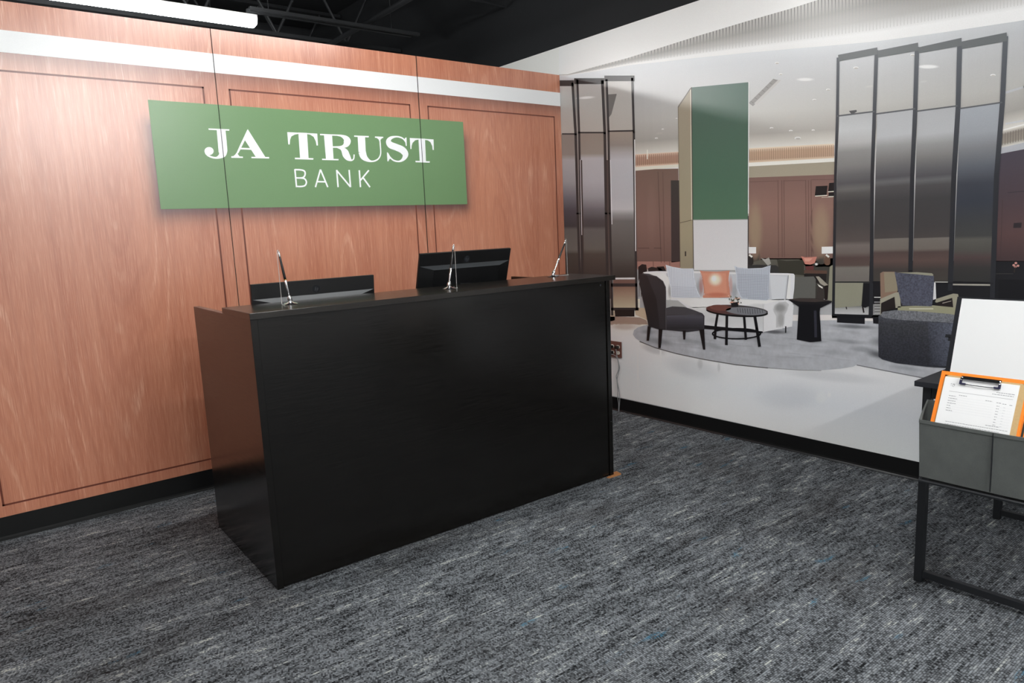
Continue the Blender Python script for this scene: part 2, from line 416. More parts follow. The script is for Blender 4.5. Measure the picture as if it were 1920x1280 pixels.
shp(b, m, [(1380,292),(1394,290),(1398,412),(1384,412),(1376,360),(1345,315),(1362,315)]); shp(b, m, [(1112,505),(1124,505),(1140,560),(1170,595),(1150,600),(1132,635),(1118,632)]); b = put(b, 'S', 'serif')
shp(b, m, [(1565,304),(1660,308),(1675,640),(1585,635)]); shp(b, m, [(1522,625),(1730,633),(1728,653),(1525,647)])   # T
shp(b, m, [(1440,298),(1567,304),(1567,322),(1520,330),(1482,368),(1468,410),(1465,457),(1450,457)])
shp(b, m, [(1658,310),(1783,318),(1788,470),(1770,470),(1762,410),(1738,358),(1700,332),(1658,326)])
b = put(b, 'T', 'serif')
w = 22; m = A5
rib(b, m, [(1400,822,w),(1424,1082,w)], 1); rib(b, m, [(1400,830,w),(1480,833,w),(1535,850,w),(1548,892,w),(1528,936,w),(1480,949,w),(1410,947,w)]); rib(b, m, [(1480,949,w),(1540,962,w),(1566,1010,w),(1545,1058,w),(1490,1072,w),(1420,1070,w)]); b = put(b, 'B', 'thin')
for q in ([(1768,828),(1696,1082)], [(1768,828),(1874,1082)], [(1722,1003),(1842,1005)]): rib(b, m, [(*p, w) for p in q], 1)
b = put(b, 'A', 'thin'); m = A6
for q in ([(389,757),(409,1005)], [(389,765),(585,1000)], [(568,757),(588,1005)]): rib(b, m, [(*p, w) for p in q], 1)
b = put(b, 'N', 'thin')
for q in ([(714,762),(731,1005)], [(852,762),(730,908)], [(768,868),(868,1005)]): rib(b, m, [(*p, w) for p in q], 1)
b = put(b, 'K', 'thin')
# panel joints seen as fine dark lines
b = MB()
for i in (2, 3):
    b.box((SE[i]-.0009, -.0082, .11), (SE[i]+.0009, -.001, H))
    o = b.build('trim_%d' % (i-1), 'wall_edge'); tag(o, kind='structure'); b = MB()
# ------------------------------------------------------------------ lounge mural: a flat print on the right wall, drawn in ink polygons
def WB(y, z, l=0): return (-.0005-.00014*l, y, z)
def mp(px, py): p = hit(px, py, 0, 0); return (p.y, p.z)
def inkc(c, a=1.0):
    c = lin(c[:3]) if max(c) > 1.001 else c
    g = .3*c[0]+.55*c[1]+.15*c[2]
    return (*[min(.93, (x*.87+g*.13)*INK) for x in c], a)
mural = thing('lounge_mural', (-.0005, -2.2, .0945), 'wall-sized photo mural of a hotel lounge with white sofa, covering the right wall', 'mural')
PAINT = []
def under(x, y, lim):
    "ink already printed at a point, below layer lim (the print is opaque, so soft touches are blended here)"
    best = None
    for e in PAINT:
        if e[0] < lim and e[1] <= x <= e[2] and e[3] <= y <= e[4] and (best is None or e[0] >= best[0]) and inside(e[5], x, y): best = e
    if best is None: return inkc((176, 178, 182))[:3]
    P, Cc = best[5], best[6]
    if not isinstance(Cc, list): return Cc[:3]
    if len(P) == 4:
        def dist(a, q): d = (q-a); return abs(d.x*(y-a.y)-d.y*(x-a.x))/max(1e-6, d.length)
        A, B, C2, D = [Vector((p[0], p[1])) for p in P]; t = dist(A, B); u = dist(D, C2); k = t/max(1e-6, t+u)
        return [Cc[0][i]*(1-k)+Cc[3][i]*k for i in range(3)]
    w = [1/(1e-3+(p[0]-x)**2+(p[1]-y)**2) for p in P]; s = sum(w)
    return [sum(wi*ci[i] for wi, ci in zip(w, Cc))/s for i in range(3)]
def inside(P, x, y):
    r = False; n = len(P)
    for i in range(n):
        x0, y0 = P[i][0], P[i][1]; x1, y1 = P[(i+1) % n][0], P[(i+1) % n][1]
        if (y0 > y) != (y1 > y) and x < (x1-x0)*(y-y0)/(y1-y0)+x0: r = not r
    return r
class PR:
    "one printed motif; coordinates are points of the print measured in the photograph"
    def __init__(s, base): s.b = MB(); s.L = base
    def poly(s, pts, c, l=0, a=1.0):
        cs = [inkc(q) for q in c] if isinstance(c, list) else inkc(c)
        if a < 1:
            if not isinstance(cs, list): cs = [cs]*len(pts)
            cs = [(*[u*(1-a)+v*a for u, v in zip(under(p[0], p[1], s.L+l), q)], 1) for p, q in zip(pts, cs)]
        s.b.poly([WB(*mp(*p), s.L+l) for p in pts], col=cs)
        xs_, ys_ = [p[0] for p in pts], [p[1] for p in pts]
        PAINT.append((s.L+l, min(xs_), max(xs_), min(ys_), max(ys_), [(p[0], p[1]) for p in pts], cs)); return s
    def line(s, pts, w, c, l=0, a=1.0):
        for p, q in zip(pts, pts[1:]):
            p, q = Vector(p), Vector(q); d = (q-p).normalized(); n = Vector((-d.y, d.x))*w/2; e = d*w*.3
            s.poly([p-n-e, q-n+e, q+n+e, p+n-e], c, l, a)
        return s
    def vgrad(s, tl, tr, br, bl, stops, l=0, a=1.0):
        "quad with colours running down it; stops = [(0..1, colour)]"
        tl, tr, br, bl = map(Vector, (tl, tr, br, bl))
        for (t0, c0), (t1, c1) in zip(stops, stops[1:]):
            A, B, C, D = tl.lerp(bl, t0), tr.lerp(br, t0), tr.lerp(br, t1), tl.lerp(bl, t1)
            s.poly([A, B, C, D], [c0, c0, c1, c1], l, a)
        return s
    def soft(s, cx, cy, rx, ry, c, a, l=0, rot=0, core=.3, n=22):
        "blurred touch of ink, blended into what is printed below"
        ca, sa = math.cos(math.radians(rot)), math.sin(math.radians(rot)); c = inkc(c); s.k = getattr(s, 'k', 0)+.03; l += s.k
        f = lambda k, i: (cx+k*(rx*math.cos(2*math.pi*i/n)*ca-ry*math.sin(2*math.pi*i/n)*sa), cy+k*(rx*math.cos(2*math.pi*i/n)*sa+ry*math.sin(2*math.pi*i/n)*ca))
        ks = [0]+[core+(1-core)*t/5 for t in range(6)]; fa = lambda k: 1 if k <= core else (1-(k-core)/(1-core))**2*(1+2*(k-core)/(1-core))
        def col(k, i):
            p = f(k, i); u = under(p[0], p[1], s.L+l); al = a*fa(k); return (*[x*(1-al)+y*al for x, y in zip(u, c)], 1)
        V = [[f(k, i) for i in range(n)] for k in ks]; K = [[col(k, i) for i in range(n)] for k in ks]; new = []
        for r in range(len(ks)-1):
            for i in range(n):
                j = (i+1) % n
                P = [V[r][i], V[r][j], V[r+1][j], V[r+1][i]]; Cc = [K[r][i], K[r][j], K[r+1][j], K[r+1][i]]
                if r == 0: P, Cc = P[1:], Cc[1:]
                s.b.poly([WB(*mp(*p), s.L+l) for p in P], col=Cc)
                xs_, ys_ = [p[0] for p in P], [p[1] for p in P]; new.append((s.L+l, min(xs_), max(xs_), min(ys_), max(ys_), P, Cc))
        PAINT.extend(new); return s
    def done(s, name, mat='print', parent=None, label=None):
        o = s.b.build(name, mat, parent or mural)
        if label: o['label'] = label
        return o
topy = lambda x: 126-(x-940)*.3387       # upper edge of the print
boty = lambda x: 740.7+(x-1145)*.2172    # its lower edge at the cove base
X1 = 2120
# base sheet: full wall length, floor-grey below, ceiling-white above
b = MB(); g = inkc((178, 181, 185)); cw = inkc((204, 203, 198))
zs = [(.0945, (172, 174, 178)), (.5, (180, 182, 186)), (.9, (150, 150, 152)), (1.6, (196, 195, 193)), (HB, (206, 206, 202))]
for (z0, c0), (z1, c1) in zip(zs, zs[1:]):
    for y0, y1 in ((-7.1, -3.6), (-3.6, .05), (.05, 3.9)):
        b.poly([WB(y0, z0), WB(y1, z0), WB(y1, z1), WB(y0, z1)], col=[inkc(c0)]*2+[inkc(c1)]*2)
b.build('printed_backdrop', 'print', mural)
# ceiling of the pictured room
q = PR(2)
xs = [1040, 1120, 1200, 1300, 1400, 1480, 1560, 1640, 1720, 1800, 1920, X1]
slat_t = [(1062,140),(1120,124),(1180,108),(1240,89),(1300,70),(1400,40),(1480,17),(1540,-2),(1640,-32),(1760,-66),(1920,-108),(X1,-160)]
slat_b = [(1062,142),(1120,133),(1180,122),(1240,116),(1300,109),(1400,99),(1480,92),(1540,87),(1640,78),(1760,62),(1920,38),(X1,0)]
ceil_b = [(1040,291),(1192,291),(1272,286),(1405,279),(1480,275),(1565,270),(1640,266),(1760,256),(1880,243),(1920,232),(X1,190)]
def interp(P, x):
    for (x0, y0), (x1, y1) in zip(P, P[1:]):
        if x <= x1 or (x1, y1) == P[-1]: return y0+(y1-y0)*(x-x0)/(x1-x0)
XS = list(range(1048, X1+1, 16))
for xa, xb in zip(XS, XS[1:]):
    ya, yb = interp(slat_b, max(xa, 1062)), interp(slat_b, max(xb, 1062)); za, zb = interp(ceil_b, xa), interp(ceil_b, xb)
    dkn = 1-.10*max(0, min(1, (xa-1500)/420)); dl = .93+.07*min(1, max(0, (xa-1190)/130))
    st = [(0, (212,216,220)), (.10, (203,206,210)), (.35, (194,195,196)), (.62, (190,189,185)), (.85, (170,166,160)), (.92, (196,192,184)), (1, (222,219,212))]
    st = [(t, tuple(v*.90*dkn*(dl if t > .1 else 1) for v in c)) for t, c in st]
    q.vgrad((xa, ya), (xb, yb), (xb, zb), (xa, za), st, 0)
    if xb > 1062:
        ta, tb = interp(slat_t, max(xa, 1062)), interp(slat_t, max(xb, 1062))
        k = dkn; q.vgrad((xa, ta), (xb, tb), (xb, yb), (xa, ya), [(0, tuple(v*k for v in (166,164,160))), (.35, tuple(v*k for v in (146,144,140))), (.62, tuple(v*k for v in (168,167,164))), (.85, (206,207,207)), (1, (216,219,222))], 1)
        q.poly([(xa, topy(xa)+.4), (xb, topy(xb)+.4), (xb, tb), (xa, ta)], (210,209,205), 1)
q.done('printed_ceiling')
q = PR(5)
x = 1075.
while x < X1:
    t, bo = interp(slat_t, x), interp(slat_b, x); e = t+(bo-t)*.80
    lean = (x-1500)*-.012
    k = .35+.65*min(1, (x-1075)/180)
    c0 = tuple(170-(170-74)*k for _ in range(3))
    q.poly([(x-.55, t), (x+.75, t), (x+.75+lean*.03, e), (x-.55+lean*.03, e)], [c0, c0, (178,178,176), (178,178,176)])
    x += 6.1 if x < 1500 else 6.45
q.done('ceiling_slat_print')
# far walls of the pictured room
q = PR(3)
for xa, xb in zip(range(1180, 1272, 8), range(1188, 1280, 8)):
    q.vgrad((xa, 290-(xa-1180)*.06), (xb, 290-(xb-1180)*.06), (xb, 314-(xb-1180)*.06), (xa, 314-(xa-1180)*.06), [(0,(196,170,150)),(.3,(160,124,106)),(.8,(156,120,100)),(1,(200,176,156))], 0)
q.poly([(1180,314),(1272,308),(1272,313),(1180,321)], (196,192,180), 1)
q.vgrad((1040,320),(1272,316),(1275,502),(1040,502), [(0,(104,80,72)),(.5,(116,88,80)),(1,(98,74,68))], 0)
q.line([(1234,322),(1240,492)], 1.2, (84,62,56), 1).line([(1243,322),(1246,492)], 1.2, (92,68,62), 1).line([(1196,465),(1240,465)], 1, (70,52,48), 1)
q.poly([(1258,338),(1275,338),(1276,490),(1259,492)], (52,45,46), 1)
q.poly([(1195,490),(1276,490),(1276,505),(1195,505)], (146,104,94), 1).line([(1225,490),(1225,505)], 1, (90,62,56), 2).line([(1256,490),(1256,505)], 1, (90,62,56), 2)
for xa, xb in zip(range(1404, 1564, 8), range(1412, 1572, 8)):
    ya, yb = 278-(xa-1404)*.055, 278-(xb-1404)*.055
    q.vgrad((xa, ya), (xb, yb), (xb, yb+27), (xa, ya+27), [(0,(206,190,168)),(.3,(176,146,120)),(.8,(170,140,116)),(1,(196,176,152))], 0)
q.poly([(1403,305),(1566,296),(1566,303),(1403,312)], (208,205,198), 1)
q.poly([(1403,312),(1566,303),(1566,327),(1403,333)], (146,138,120), 0)
q.vgrad((1403,333),(1566,327),(1566,500),(1403,500), [(0,(112,84,78)),(.35,(128,96,86)),(.7,(120,92,82)),(1,(104,78,70))], 0)
for x0 in (1459,1466,1470,1511,1516,1521): q.line([(x0,338),(x0+1,482)], 1, (88,62,58), 2)
for a_, b_ in (((1405,341),(1459,339)),((1470,339),(1511,338)),((1521,337),(1566,336))): q.line([a_, b_], .9, (92,66,60), 2)
q.vgrad((1872,247),(X1,184),(X1,222),(1872,278), [(0,(186,182,174)),(.25,(120,112,104)),(.75,(128,120,110)),(1,(176,174,168))], 0)
q.poly([(1872,278),(X1,222),(X1,238),(1872,289)], (150,152,158), 1)
q.vgrad((1872,289),(X1,240),(X1,490),(1868,490), [(0,(62,56,66)),(.4,(66,54,60)),(.75,(78,56,56)),(1,(58,44,46))], 0)
q.line([(1890,361),(1925,358),(X1,352)], 1.2, (46,40,48), 2).poly([(1901,418),(1916,417),(1915,427),(1900,427)], (40,34,38), 2).line([(1880,375),(1876,486)], 1, (60,46,48), 2)
q.poly([(1560,488),(X1,490),(X1,600),(1560,596)], (26,26,30), 0)
q.poly([(1404,484),(1568,484),(1568,560),(1404,560)], (58,56,52), 0)
q.done('printed_far_walls')
q = PR(5)
for k in range(24): x = 1184+k*3.8; q.line([(x,292-(x-1180)*.06),(x+.3,311-(x-1180)*.06)], 1, (124,90,74), 1)
for k in range(40): x = 1406+k*4.05; q.line([(x,281-(x-1404)*.055),(x+.2,301-(x-1404)*.055)], 1, (142,112,90), 1)
for k in range(30): x = 1880+k*5; q.line([(x,250-(x-1880)*.24),(x-.5,272-(x-1880)*.24)], 1, (96,90,84), 1)
q.done('wall_slat_print')
q = PR(7)
for P_ in ([(1530,349),(1552,348),(1550,366),(1528,367)], [(1555,343),(1566,342),(1566,358),(1553,359)], [(1554,361),(1566,360),(1566,368),(1554,368)]): q.poly(P_, (22,21,24))
q.line([(1529,367.5),(1551,366)], 1.4, (214,208,192), 1).line([(1553,359.5),(1566,358.5)], 1.4, (214,208,192), 1).line([(1554,368.5),(1566,368)], 1.4, (214,208,192), 1).line([(1541,370),(1562,369)], 1, (180,172,156), 1)
q.done('printed_lamp', 'print', None, 'black hanging lamp shades printed beside the right folding screen')
q = PR(5)
q.soft(1416, 430, 18, 70, (148,132,104), .55, 1).soft(1540, 432, 22, 64, (152,132,104), .5, 1).soft(1222,400,12,70,(126,100,90),.3,1)
q.soft(1740,125,24,4.5,(232,234,236),.95,1,core=.5).soft(1510,149,20,4,(226,226,224),.9,1,core=.4)
q.soft(1484,219,14,4,(168,164,158),.6,1,-8).soft(1236,250,9,3,(160,156,150),.7,1,-6).soft(1631,162,11,3,(178,177,174),.7,1,-8).soft(1732,153,9,2.5,(176,176,174),.6,1,-8)
q.done('glow_print', 'print')
q = PR(6)
q.poly([(1404,193),(1450,148),(1464,151),(1412,199)], (132,130,128)).poly([(1459,150),(1465,150),(1420,196),(1414,194)], (170,168,166), 1)
for k in range(7): q.line([(1408+k*7,190-k*7),(1413+k*7,193-k*7)], .8, (104,102,100), 1)
for (x, y, r) in ((1457,118,4),(1464,139,3.5),(1553,168,4),(1527,187,3.5),(1447,240,3.5),(1269,222,2),(1243,242,2.2),(1231,259,3),(1483,245,3.5),(1525,244,3),(1496,259,6),(1605,127,5),(1711,103,4),(1862,141,5)):
    q.poly(ell(x, y, r, r*.42, 14), (222,221,216), 1).poly(ell(x+.5, y+.8, r*.8, r*.3, 12), (166,163,158), 2)
q.poly([(1592,208),(1606,206),(1607,209),(1601,213),(1596,213)], (74,74,76), 1)
q.line([(1214,281),(1214,298)], 1.6, (220,214,196), 1)
q.line([(1878,176),(1920,163),(X1,104)], 4, (158,160,164), 1).line([(1886,232),(1920,226),(X1,190)], 3, (166,168,172), 0)
q.done('ceiling_spotlight_print')
# floor
q = PR(3)
FLB = [(1141,560),(1200,560),(1200,600),(1320,612),(1560,592),(1700,594),(1900,594),(X1,596)]
rows = [(588,(198,192,180)),(606,(190,187,180)),(630,(182,182,181)),(665,(178,180,183)),(700,(176,178,182)),(745,(172,175,180))]
for xa, xb in zip(range(1140, X1-19, 20), range(1160, X1+1, 20)):
    ya, yb = boty(xa), boty(xb); t0 = 560 if xa < 1200 else 590
    w = min(1, max(0, (xa-1140)/300)); dd = 1-.05*min(1, max(0, (xa-1300)/500))
    cs = [(0,(200-w*8,188-w*2,170+w*14)),(.18,(192-w*8,185-w*2,176+w*6)),(.4,(184,184,186)),(.7,(176,179,184)),(1,(180,183,188))]
    q.vgrad((xa,t0),(xb,t0),(xb,yb),(xa,ya), [(t, tuple(v*dd*(1.08+.09*t) for v in c)) for t, c in cs], 0)
q.poly([(1143,593),(1175,594),(1200,595),(1212,600),(1215,608),(1143,608)], (150,126,112), 1)
q.poly([(1143,560),(1153,560),(1153,600),(1143,603)], (184,168,146), 1)
q.poly([(1190,577),(1214,577),(1214,600),(1192,590)], (186,166,140), 1)
q.done('printed_floor')
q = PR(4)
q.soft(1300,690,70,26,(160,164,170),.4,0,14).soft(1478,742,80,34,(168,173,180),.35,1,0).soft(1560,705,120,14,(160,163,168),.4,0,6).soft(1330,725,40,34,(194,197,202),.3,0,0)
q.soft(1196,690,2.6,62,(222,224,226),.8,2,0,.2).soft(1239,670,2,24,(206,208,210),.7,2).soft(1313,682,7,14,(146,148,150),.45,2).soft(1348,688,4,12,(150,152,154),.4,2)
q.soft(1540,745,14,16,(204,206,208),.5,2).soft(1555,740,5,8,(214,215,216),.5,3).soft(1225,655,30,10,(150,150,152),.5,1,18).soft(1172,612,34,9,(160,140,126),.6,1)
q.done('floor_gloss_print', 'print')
# rug
q = PR(8)
rug1 = [(1187,627),(1189,619),(1197,613),(1212,609),(1240,606),(1400,603),(1560,600),(1650,602),(1900,606),(X1,612),(X1,770),(1900,737),(1790,716),(1725,706),(1660,694),(1607,684),(1600,687),(1575,691),(1540,694),(1500,693),(1440,689),(1380,683),(1320,673),(1270,663),(1230,652),(1203,641),(1192,634)]
q.poly(rug1, (158,160,166))
q.done('printed_rug', 'print_rug')
q = PR(9)
q.line([(1200,640),(1230,652),(1270,663),(1320,673.5),(1380,683.5),(1440,689.5)], 1.8, (92,90,90), 0).line([(1440,689.5),(1500,693.5),(1540,694.5)], 1.2, (128,128,130), 0).line([(1540,694.5),(1575,691.5),(1600,687.5),(1607,684)], 1, (196,197,199), 0)
q.line([(1607,684),(1660,694.5),(1725,707),(1790,717),(1900,738)], 1.8, (108,108,112), 0)
q.done('rug_edge', 'print', bpy.data.objects['printed_rug'])
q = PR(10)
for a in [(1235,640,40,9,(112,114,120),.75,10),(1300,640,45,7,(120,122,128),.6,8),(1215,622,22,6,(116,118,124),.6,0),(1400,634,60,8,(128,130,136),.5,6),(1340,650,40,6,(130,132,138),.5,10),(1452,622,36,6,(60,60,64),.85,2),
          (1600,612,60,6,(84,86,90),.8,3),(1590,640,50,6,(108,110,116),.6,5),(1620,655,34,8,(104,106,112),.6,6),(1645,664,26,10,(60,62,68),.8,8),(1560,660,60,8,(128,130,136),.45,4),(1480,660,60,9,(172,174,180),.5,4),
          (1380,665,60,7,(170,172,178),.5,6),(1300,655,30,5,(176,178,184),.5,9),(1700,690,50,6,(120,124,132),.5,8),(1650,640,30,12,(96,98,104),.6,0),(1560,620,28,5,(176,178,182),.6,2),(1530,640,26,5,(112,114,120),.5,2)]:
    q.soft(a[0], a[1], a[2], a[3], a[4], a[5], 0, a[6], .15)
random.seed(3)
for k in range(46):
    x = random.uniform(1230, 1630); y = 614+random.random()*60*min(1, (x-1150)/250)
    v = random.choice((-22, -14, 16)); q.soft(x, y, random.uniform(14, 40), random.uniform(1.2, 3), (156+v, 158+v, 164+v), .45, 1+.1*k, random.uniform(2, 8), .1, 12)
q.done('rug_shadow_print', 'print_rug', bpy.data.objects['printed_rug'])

# far furniture
q = PR(8)
for pts, c in [([(1197,500),(1204,495),(1212,496),(1214,510),(1200,515),(1197,530)],(24,22,24)), ([(1215,503),(1222,500),(1240,503),(1244,510),(1216,510)],(30,28,30)), ([(1231,500),(1245,499),(1250,509),(1240,512)],(26,24,26))]:
    q = PR(8); q.poly(pts, c)
    if pts[0][0] == 1197:
        for x in (1199,1203,1208): q.line([(x,530),(x-.5,556)], 1, (60,50,44))
    q.done('printed_chair', 'print', None, 'small dark dining chair printed far behind the white sofa')
q = PR(8)
q.poly([(1405,497),(1408,492),(1430,486),(1500,486),(1510,498),(1510,520),(1405,520)], (84,82,74))
q.poly([(1403,497),(1420,496),(1455,497),(1463,502),(1466,512),(1440,516),(1403,514)], (48,48,48), 1)
q.poly([(1427,483),(1435,486),(1442,482),(1446,494),(1440,498)], (150,148,142), 2)
fo_ = q.done('printed_sofa', 'print', None, 'dark olive sofa printed far behind the white one')
q = PR(10); q.poly([(1457,486),(1475,489),(1508,487),(1508,516),(1462,512)], (52,51,44)); q.done('printed_pillow', 'print', fo_, 'dark olive pillow')
q = PR(9)
q.poly([(1490,519),(1526,518),(1530,524),(1529,562),(1488,562)], (88,88,84), 1)
q.poly([(1530,518),(1536,518),(1553,534),(1549,538),(1538,531)], (142,136,124), 3).poly([(1545,536),(1553,534),(1552,562),(1547,562)], (34,26,26), 3).poly([(1535,533),(1543,535),(1545,562),(1530,562)], (56,50,48), 2)
q.poly([(1533,532),(1543,538),(1543,541),(1536,537)], (206,204,196), 4)
q.done('printed_armchair', 'print', None, 'grey armchair with a pale arm printed behind the white sofa')
q = PR(8)
q.poly([(1508,506),(1551,507),(1551,513),(1508,512)], (86,62,52), 1).poly([(1508,513),(1550,513),(1549,530),(1508,530)], (34,30,30), 1)
q.poly([(1510,499),(1526,498),(1526,506),(1512,506)], (92,48,50), 2)
q.done('printed_console', 'print', None, 'dark console table printed behind the far sofa')
q = PR(8); q.poly([(1556,500),(1560,497),(1567,497),(1563,566),(1552,566)], (128,126,108), 2)
q.done('printed_chair', 'print', None, 'khaki chair back half hidden by the folding screen')
q = PR(12)
q.poly([(1502,480),(1510,482),(1532,481),(1528,493),(1520,496),(1510,495)], (180,112,98)).poly([(1508,484),(1524,484),(1518,490),(1510,490)], (196,138,120), 1)
q.done('printed_pillow', 'print', None, 'small coral pillow on the far olive sofa')
for pts in ([(1404,463),(1418,463),(1418,475),(1404,475)], [(1541,462.5),(1562,462),(1562,475),(1541,475.5)]):
    q = PR(10); q.poly(pts, (246,244,236)); cx = 1408 if pts[0][0] < 1500 else 1552
    q.poly([(cx-2,477),(cx+2,477),(cx+5,486),(cx+5,494),(cx+2,497),(cx-3,497),(cx-6,494),(cx-6,486)], (96,70,56) if cx > 1500 else (40,38,38), 1)
    q.line([(cx-2,478),(cx+2,481)], 3.5, (214,210,200), 2); q.done('printed_lamp', 'print', None, 'printed table lamp with a glowing white shade')
q = PR(12)
q.soft(1531,495,4,3,(210,206,204),.9).soft(1527,497,3,3,(30,30,32),.9); q.done('printed_flowers', 'print')
q = PR(8)
q.poly([(1872,524),(1930,524),(X1,528),(X1,580),(1872,575)], (20,20,24)).line([(1786,533),(1856,534)], 3, (150,146,136), 1).line([(1753,528.5),(1778,528.5)], 1.4, (190,188,180), 1)
q.line([(1866,513),(1900,513)], 1.5, (50,48,48), 1)
for x, y in ((1901,497),(1905,493),(1909,498),(1904,500)): q.poly(ell(x, y, 2.6, 2.2, 10), (176,122,112), 1)
q.line([(1904,500),(1902,510)], 2, (50,40,36), 1); q.done('printed_flowers', 'print', None, 'pink flowers printed at the right edge')

# column
q = PR(14)
q.vgrad((1272,198),(1296,164),(1300,505),(1276,505), [(0,(142,132,114)),(.3,(138,128,108)),(.8,(142,133,108)),(1,(134,125,104))])
q.line([(1274,418),(1299,412)], 1.2, (84,76,60), 1).line([(1272,201),(1295,166)], 1.6, (92,88,86), 1).line([(1272,201),(1276,500)], 1, (104,94,78), 1)
q.poly([(1284.5,471),(1287,471),(1287,480),(1284.5,480)], (40,36,32), 1)
q.vgrad((1296,164),(1405,154),(1403,411),(1299.5,412), [(0,(64,92,82)),(.3,(62,90,76)),(.7,(62,94,76)),(1,(66,102,80))])
q.vgrad((1299.5,412),(1403,411),(1403,506),(1301,506), [(0,(184,184,187)),(.5,(190,190,193)),(1,(197,197,199))], 0)
q.line([(1299.5,412),(1403,411)], 1.4, (120,128,122), 1)
q.line([(1297,164),(1299.5,412),(1301,505)], 1.4, (64,60,52), 1).line([(1295.3,168),(1297.6,412)], 1.0, (206,202,190), 2)
q.line([(1404.6,154),(1403.6,400)], 1.6, (222,224,224), 2).line([(1403.4,405),(1403,506)], 1.8, (62,60,62), 2)
q.done('printed_column', 'print', None, 'printed square column, green above and white below')

# left folding screen (frosted panels)
DK = (44, 42, 44)
q = PR(16)
def frost(q, x0t, x1t, yt, x0b, x1b, yb, stops, l):
    q.vgrad((x0t, yt), (x1t, yt), (x1b, yb), (x0b, yb), [((y-yt)/(yb-yt), c) for y, c in stops], l)
frost(q, 1052, 1077, 252, 1061, 1087, 522, [(252,(124,116,110)),(290,(128,120,114)),(300,(150,150,154)),(340,(136,136,140)),(370,(96,96,104)),(395,(64,62,70)),(424,(52,50,54)),(430,(84,82,80)),(468,(92,90,86)),(476,(62,58,54)),(522,(48,44,42))], 0)
frost(q, 1085, 1133, 250, 1096, 1142, 526, [(250,(130,120,112)),(288,(132,124,116)),(297,(160,160,165)),(340,(154,154,160)),(368,(136,136,142)),(392,(96,94,100)),(414,(64,62,66)),(424,(62,60,62)),(430,(86,84,84)),(466,(88,86,82)),(476,(68,62,58)),(526,(46,42,42))], 0)
frost(q, 1140, 1187, 247, 1149, 1193, 522, [(247,(140,130,120)),(272,(128,120,114)),(286,(150,148,150)),(300,(164,164,170)),(330,(160,162,168)),(370,(160,161,167)),(392,(168,168,172)),(402,(128,128,130)),(414,(96,95,94)),(450,(86,84,82)),(482,(74,72,70)),(500,(60,57,55)),(522,(48,45,44))], 0)
# clear upper panes
for a in ([(1052,161),(1072,161),(1077,250),(1052,251)], [(1085,158),(1128,158),(1132,247),(1087,248)], [(1140,152),(1184,152),(1187,244),(1142,246)]):
    q.vgrad(*a, [(0,(172,170,168)),(.4,(162,160,156)),(1,(160,156,150))], 0)
q.poly([(1141,177),(1157,176),(1147,214),(1141,222)], (98,96,94), 1)
q.soft(1100,183,20,3.5,(222,220,214),.95,1,-4)
# solid gaps between the leaves
q.poly([(1076,150),(1080,150),(1087,300),(1094,526),(1088,526),(1081,300)], (140,136,132), 0).poly([(1087,300),(1092,300),(1096,526),(1090,526)], (56,48,46), 1)
q.poly([(1131,150),(1136,150),(1143,300),(1146,590),(1142,590)], (140,134,130), 0).poly([(1137,300),(1142,300),(1147,560),(1141,560)], (70,62,60), 1)
q.poly([(1150,524),(1193,524),(1194,532),(1150,532)], (106,78,70), 0).line([(1150,522),(1192,521.5)], 3, (196,196,198), 1)
q.vgrad((1150,537),(1192,537),(1192,577),(1150.5,577), [(0,(120,90,76)),(.4,(150,126,106)),(1,(178,168,142))], 0)
q.done('printed_screen_pane', 'print')
q = PR(19)
B = lambda pts, w: q.line(pts, w, DK, 0)
B([(1052,156),(1073,156)], 11); B([(1080.5,152),(1130,152)], 11); B([(1137,147),(1187,147)], 10.5)
B([(1074,156),(1080,252),(1084,400),(1088,524)], 4.6); B([(1083,150),(1086.5,248),(1089,400),(1093,524)], 4)
B([(1130,152),(1134.5,250),(1137,400),(1141,590)], 5); B([(1138,150),(1141.5,246),(1144,400),(1148.5,590)], 4)
B([(1186,147),(1189,248),(1191,400),(1194.5,580)], 4.2)
B([(1055,251),(1080,251)], 2.6); B([(1085,248.5),(1134,248.5)], 2.8); B([(1141,246),(1188,245)], 2.8)
B([(1148,534),(1194,534)], 6); B([(1147.6,579),(1196.7,579)], 5)
q.poly([(1153,581),(1190,581),(1190,593),(1154,593)], (30,28,28))
q.line([(1190.5,262),(1192.6,470)], 1.6, (214,216,220), 1).line([(1088.6,300),(1091.5,440)], 1.3, (180,180,184), 1).line([(1145,300),(1148,420)], 1.4, (196,198,202), 1)
q.done('printed_screen_frame', 'print', None, 'dark metal frame of the printed left folding screen')

# right folding screen
q = PR(16)
FS = [(0,(158,160,162)),(.09,(168,170,172)),(.17,(160,160,160)),(.22,(128,127,126)),(.30,(118,117,116)),(.36,(92,91,93)),(.41,(76,75,78)),(.445,(94,93,92)),(.47,(78,76,76)),(.52,(60,59,60)),(.66,(66,62,62)),(.76,(78,70,68)),(.785,(104,96,92)),(.83,(96,86,82)),(.86,(76,60,58)),(.905,(80,66,62)),(.92,(108,104,98)),(1,(102,96,92))]
FS2 = [(0,(156,158,161)),(.14,(160,162,165)),(.20,(132,132,132)),(.27,(112,111,110)),(.34,(88,87,90)),(.385,(74,73,77)),(.41,(92,92,94)),(.44,(72,70,72)),(.52,(58,57,59)),(.68,(60,57,58)),(.745,(66,61,60)),(.75,(104,98,92)),(.81,(100,92,86)),(.83,(74,60,58)),(.88,(84,66,62)),(.93,(60,54,52)),(1,(62,58,54))]
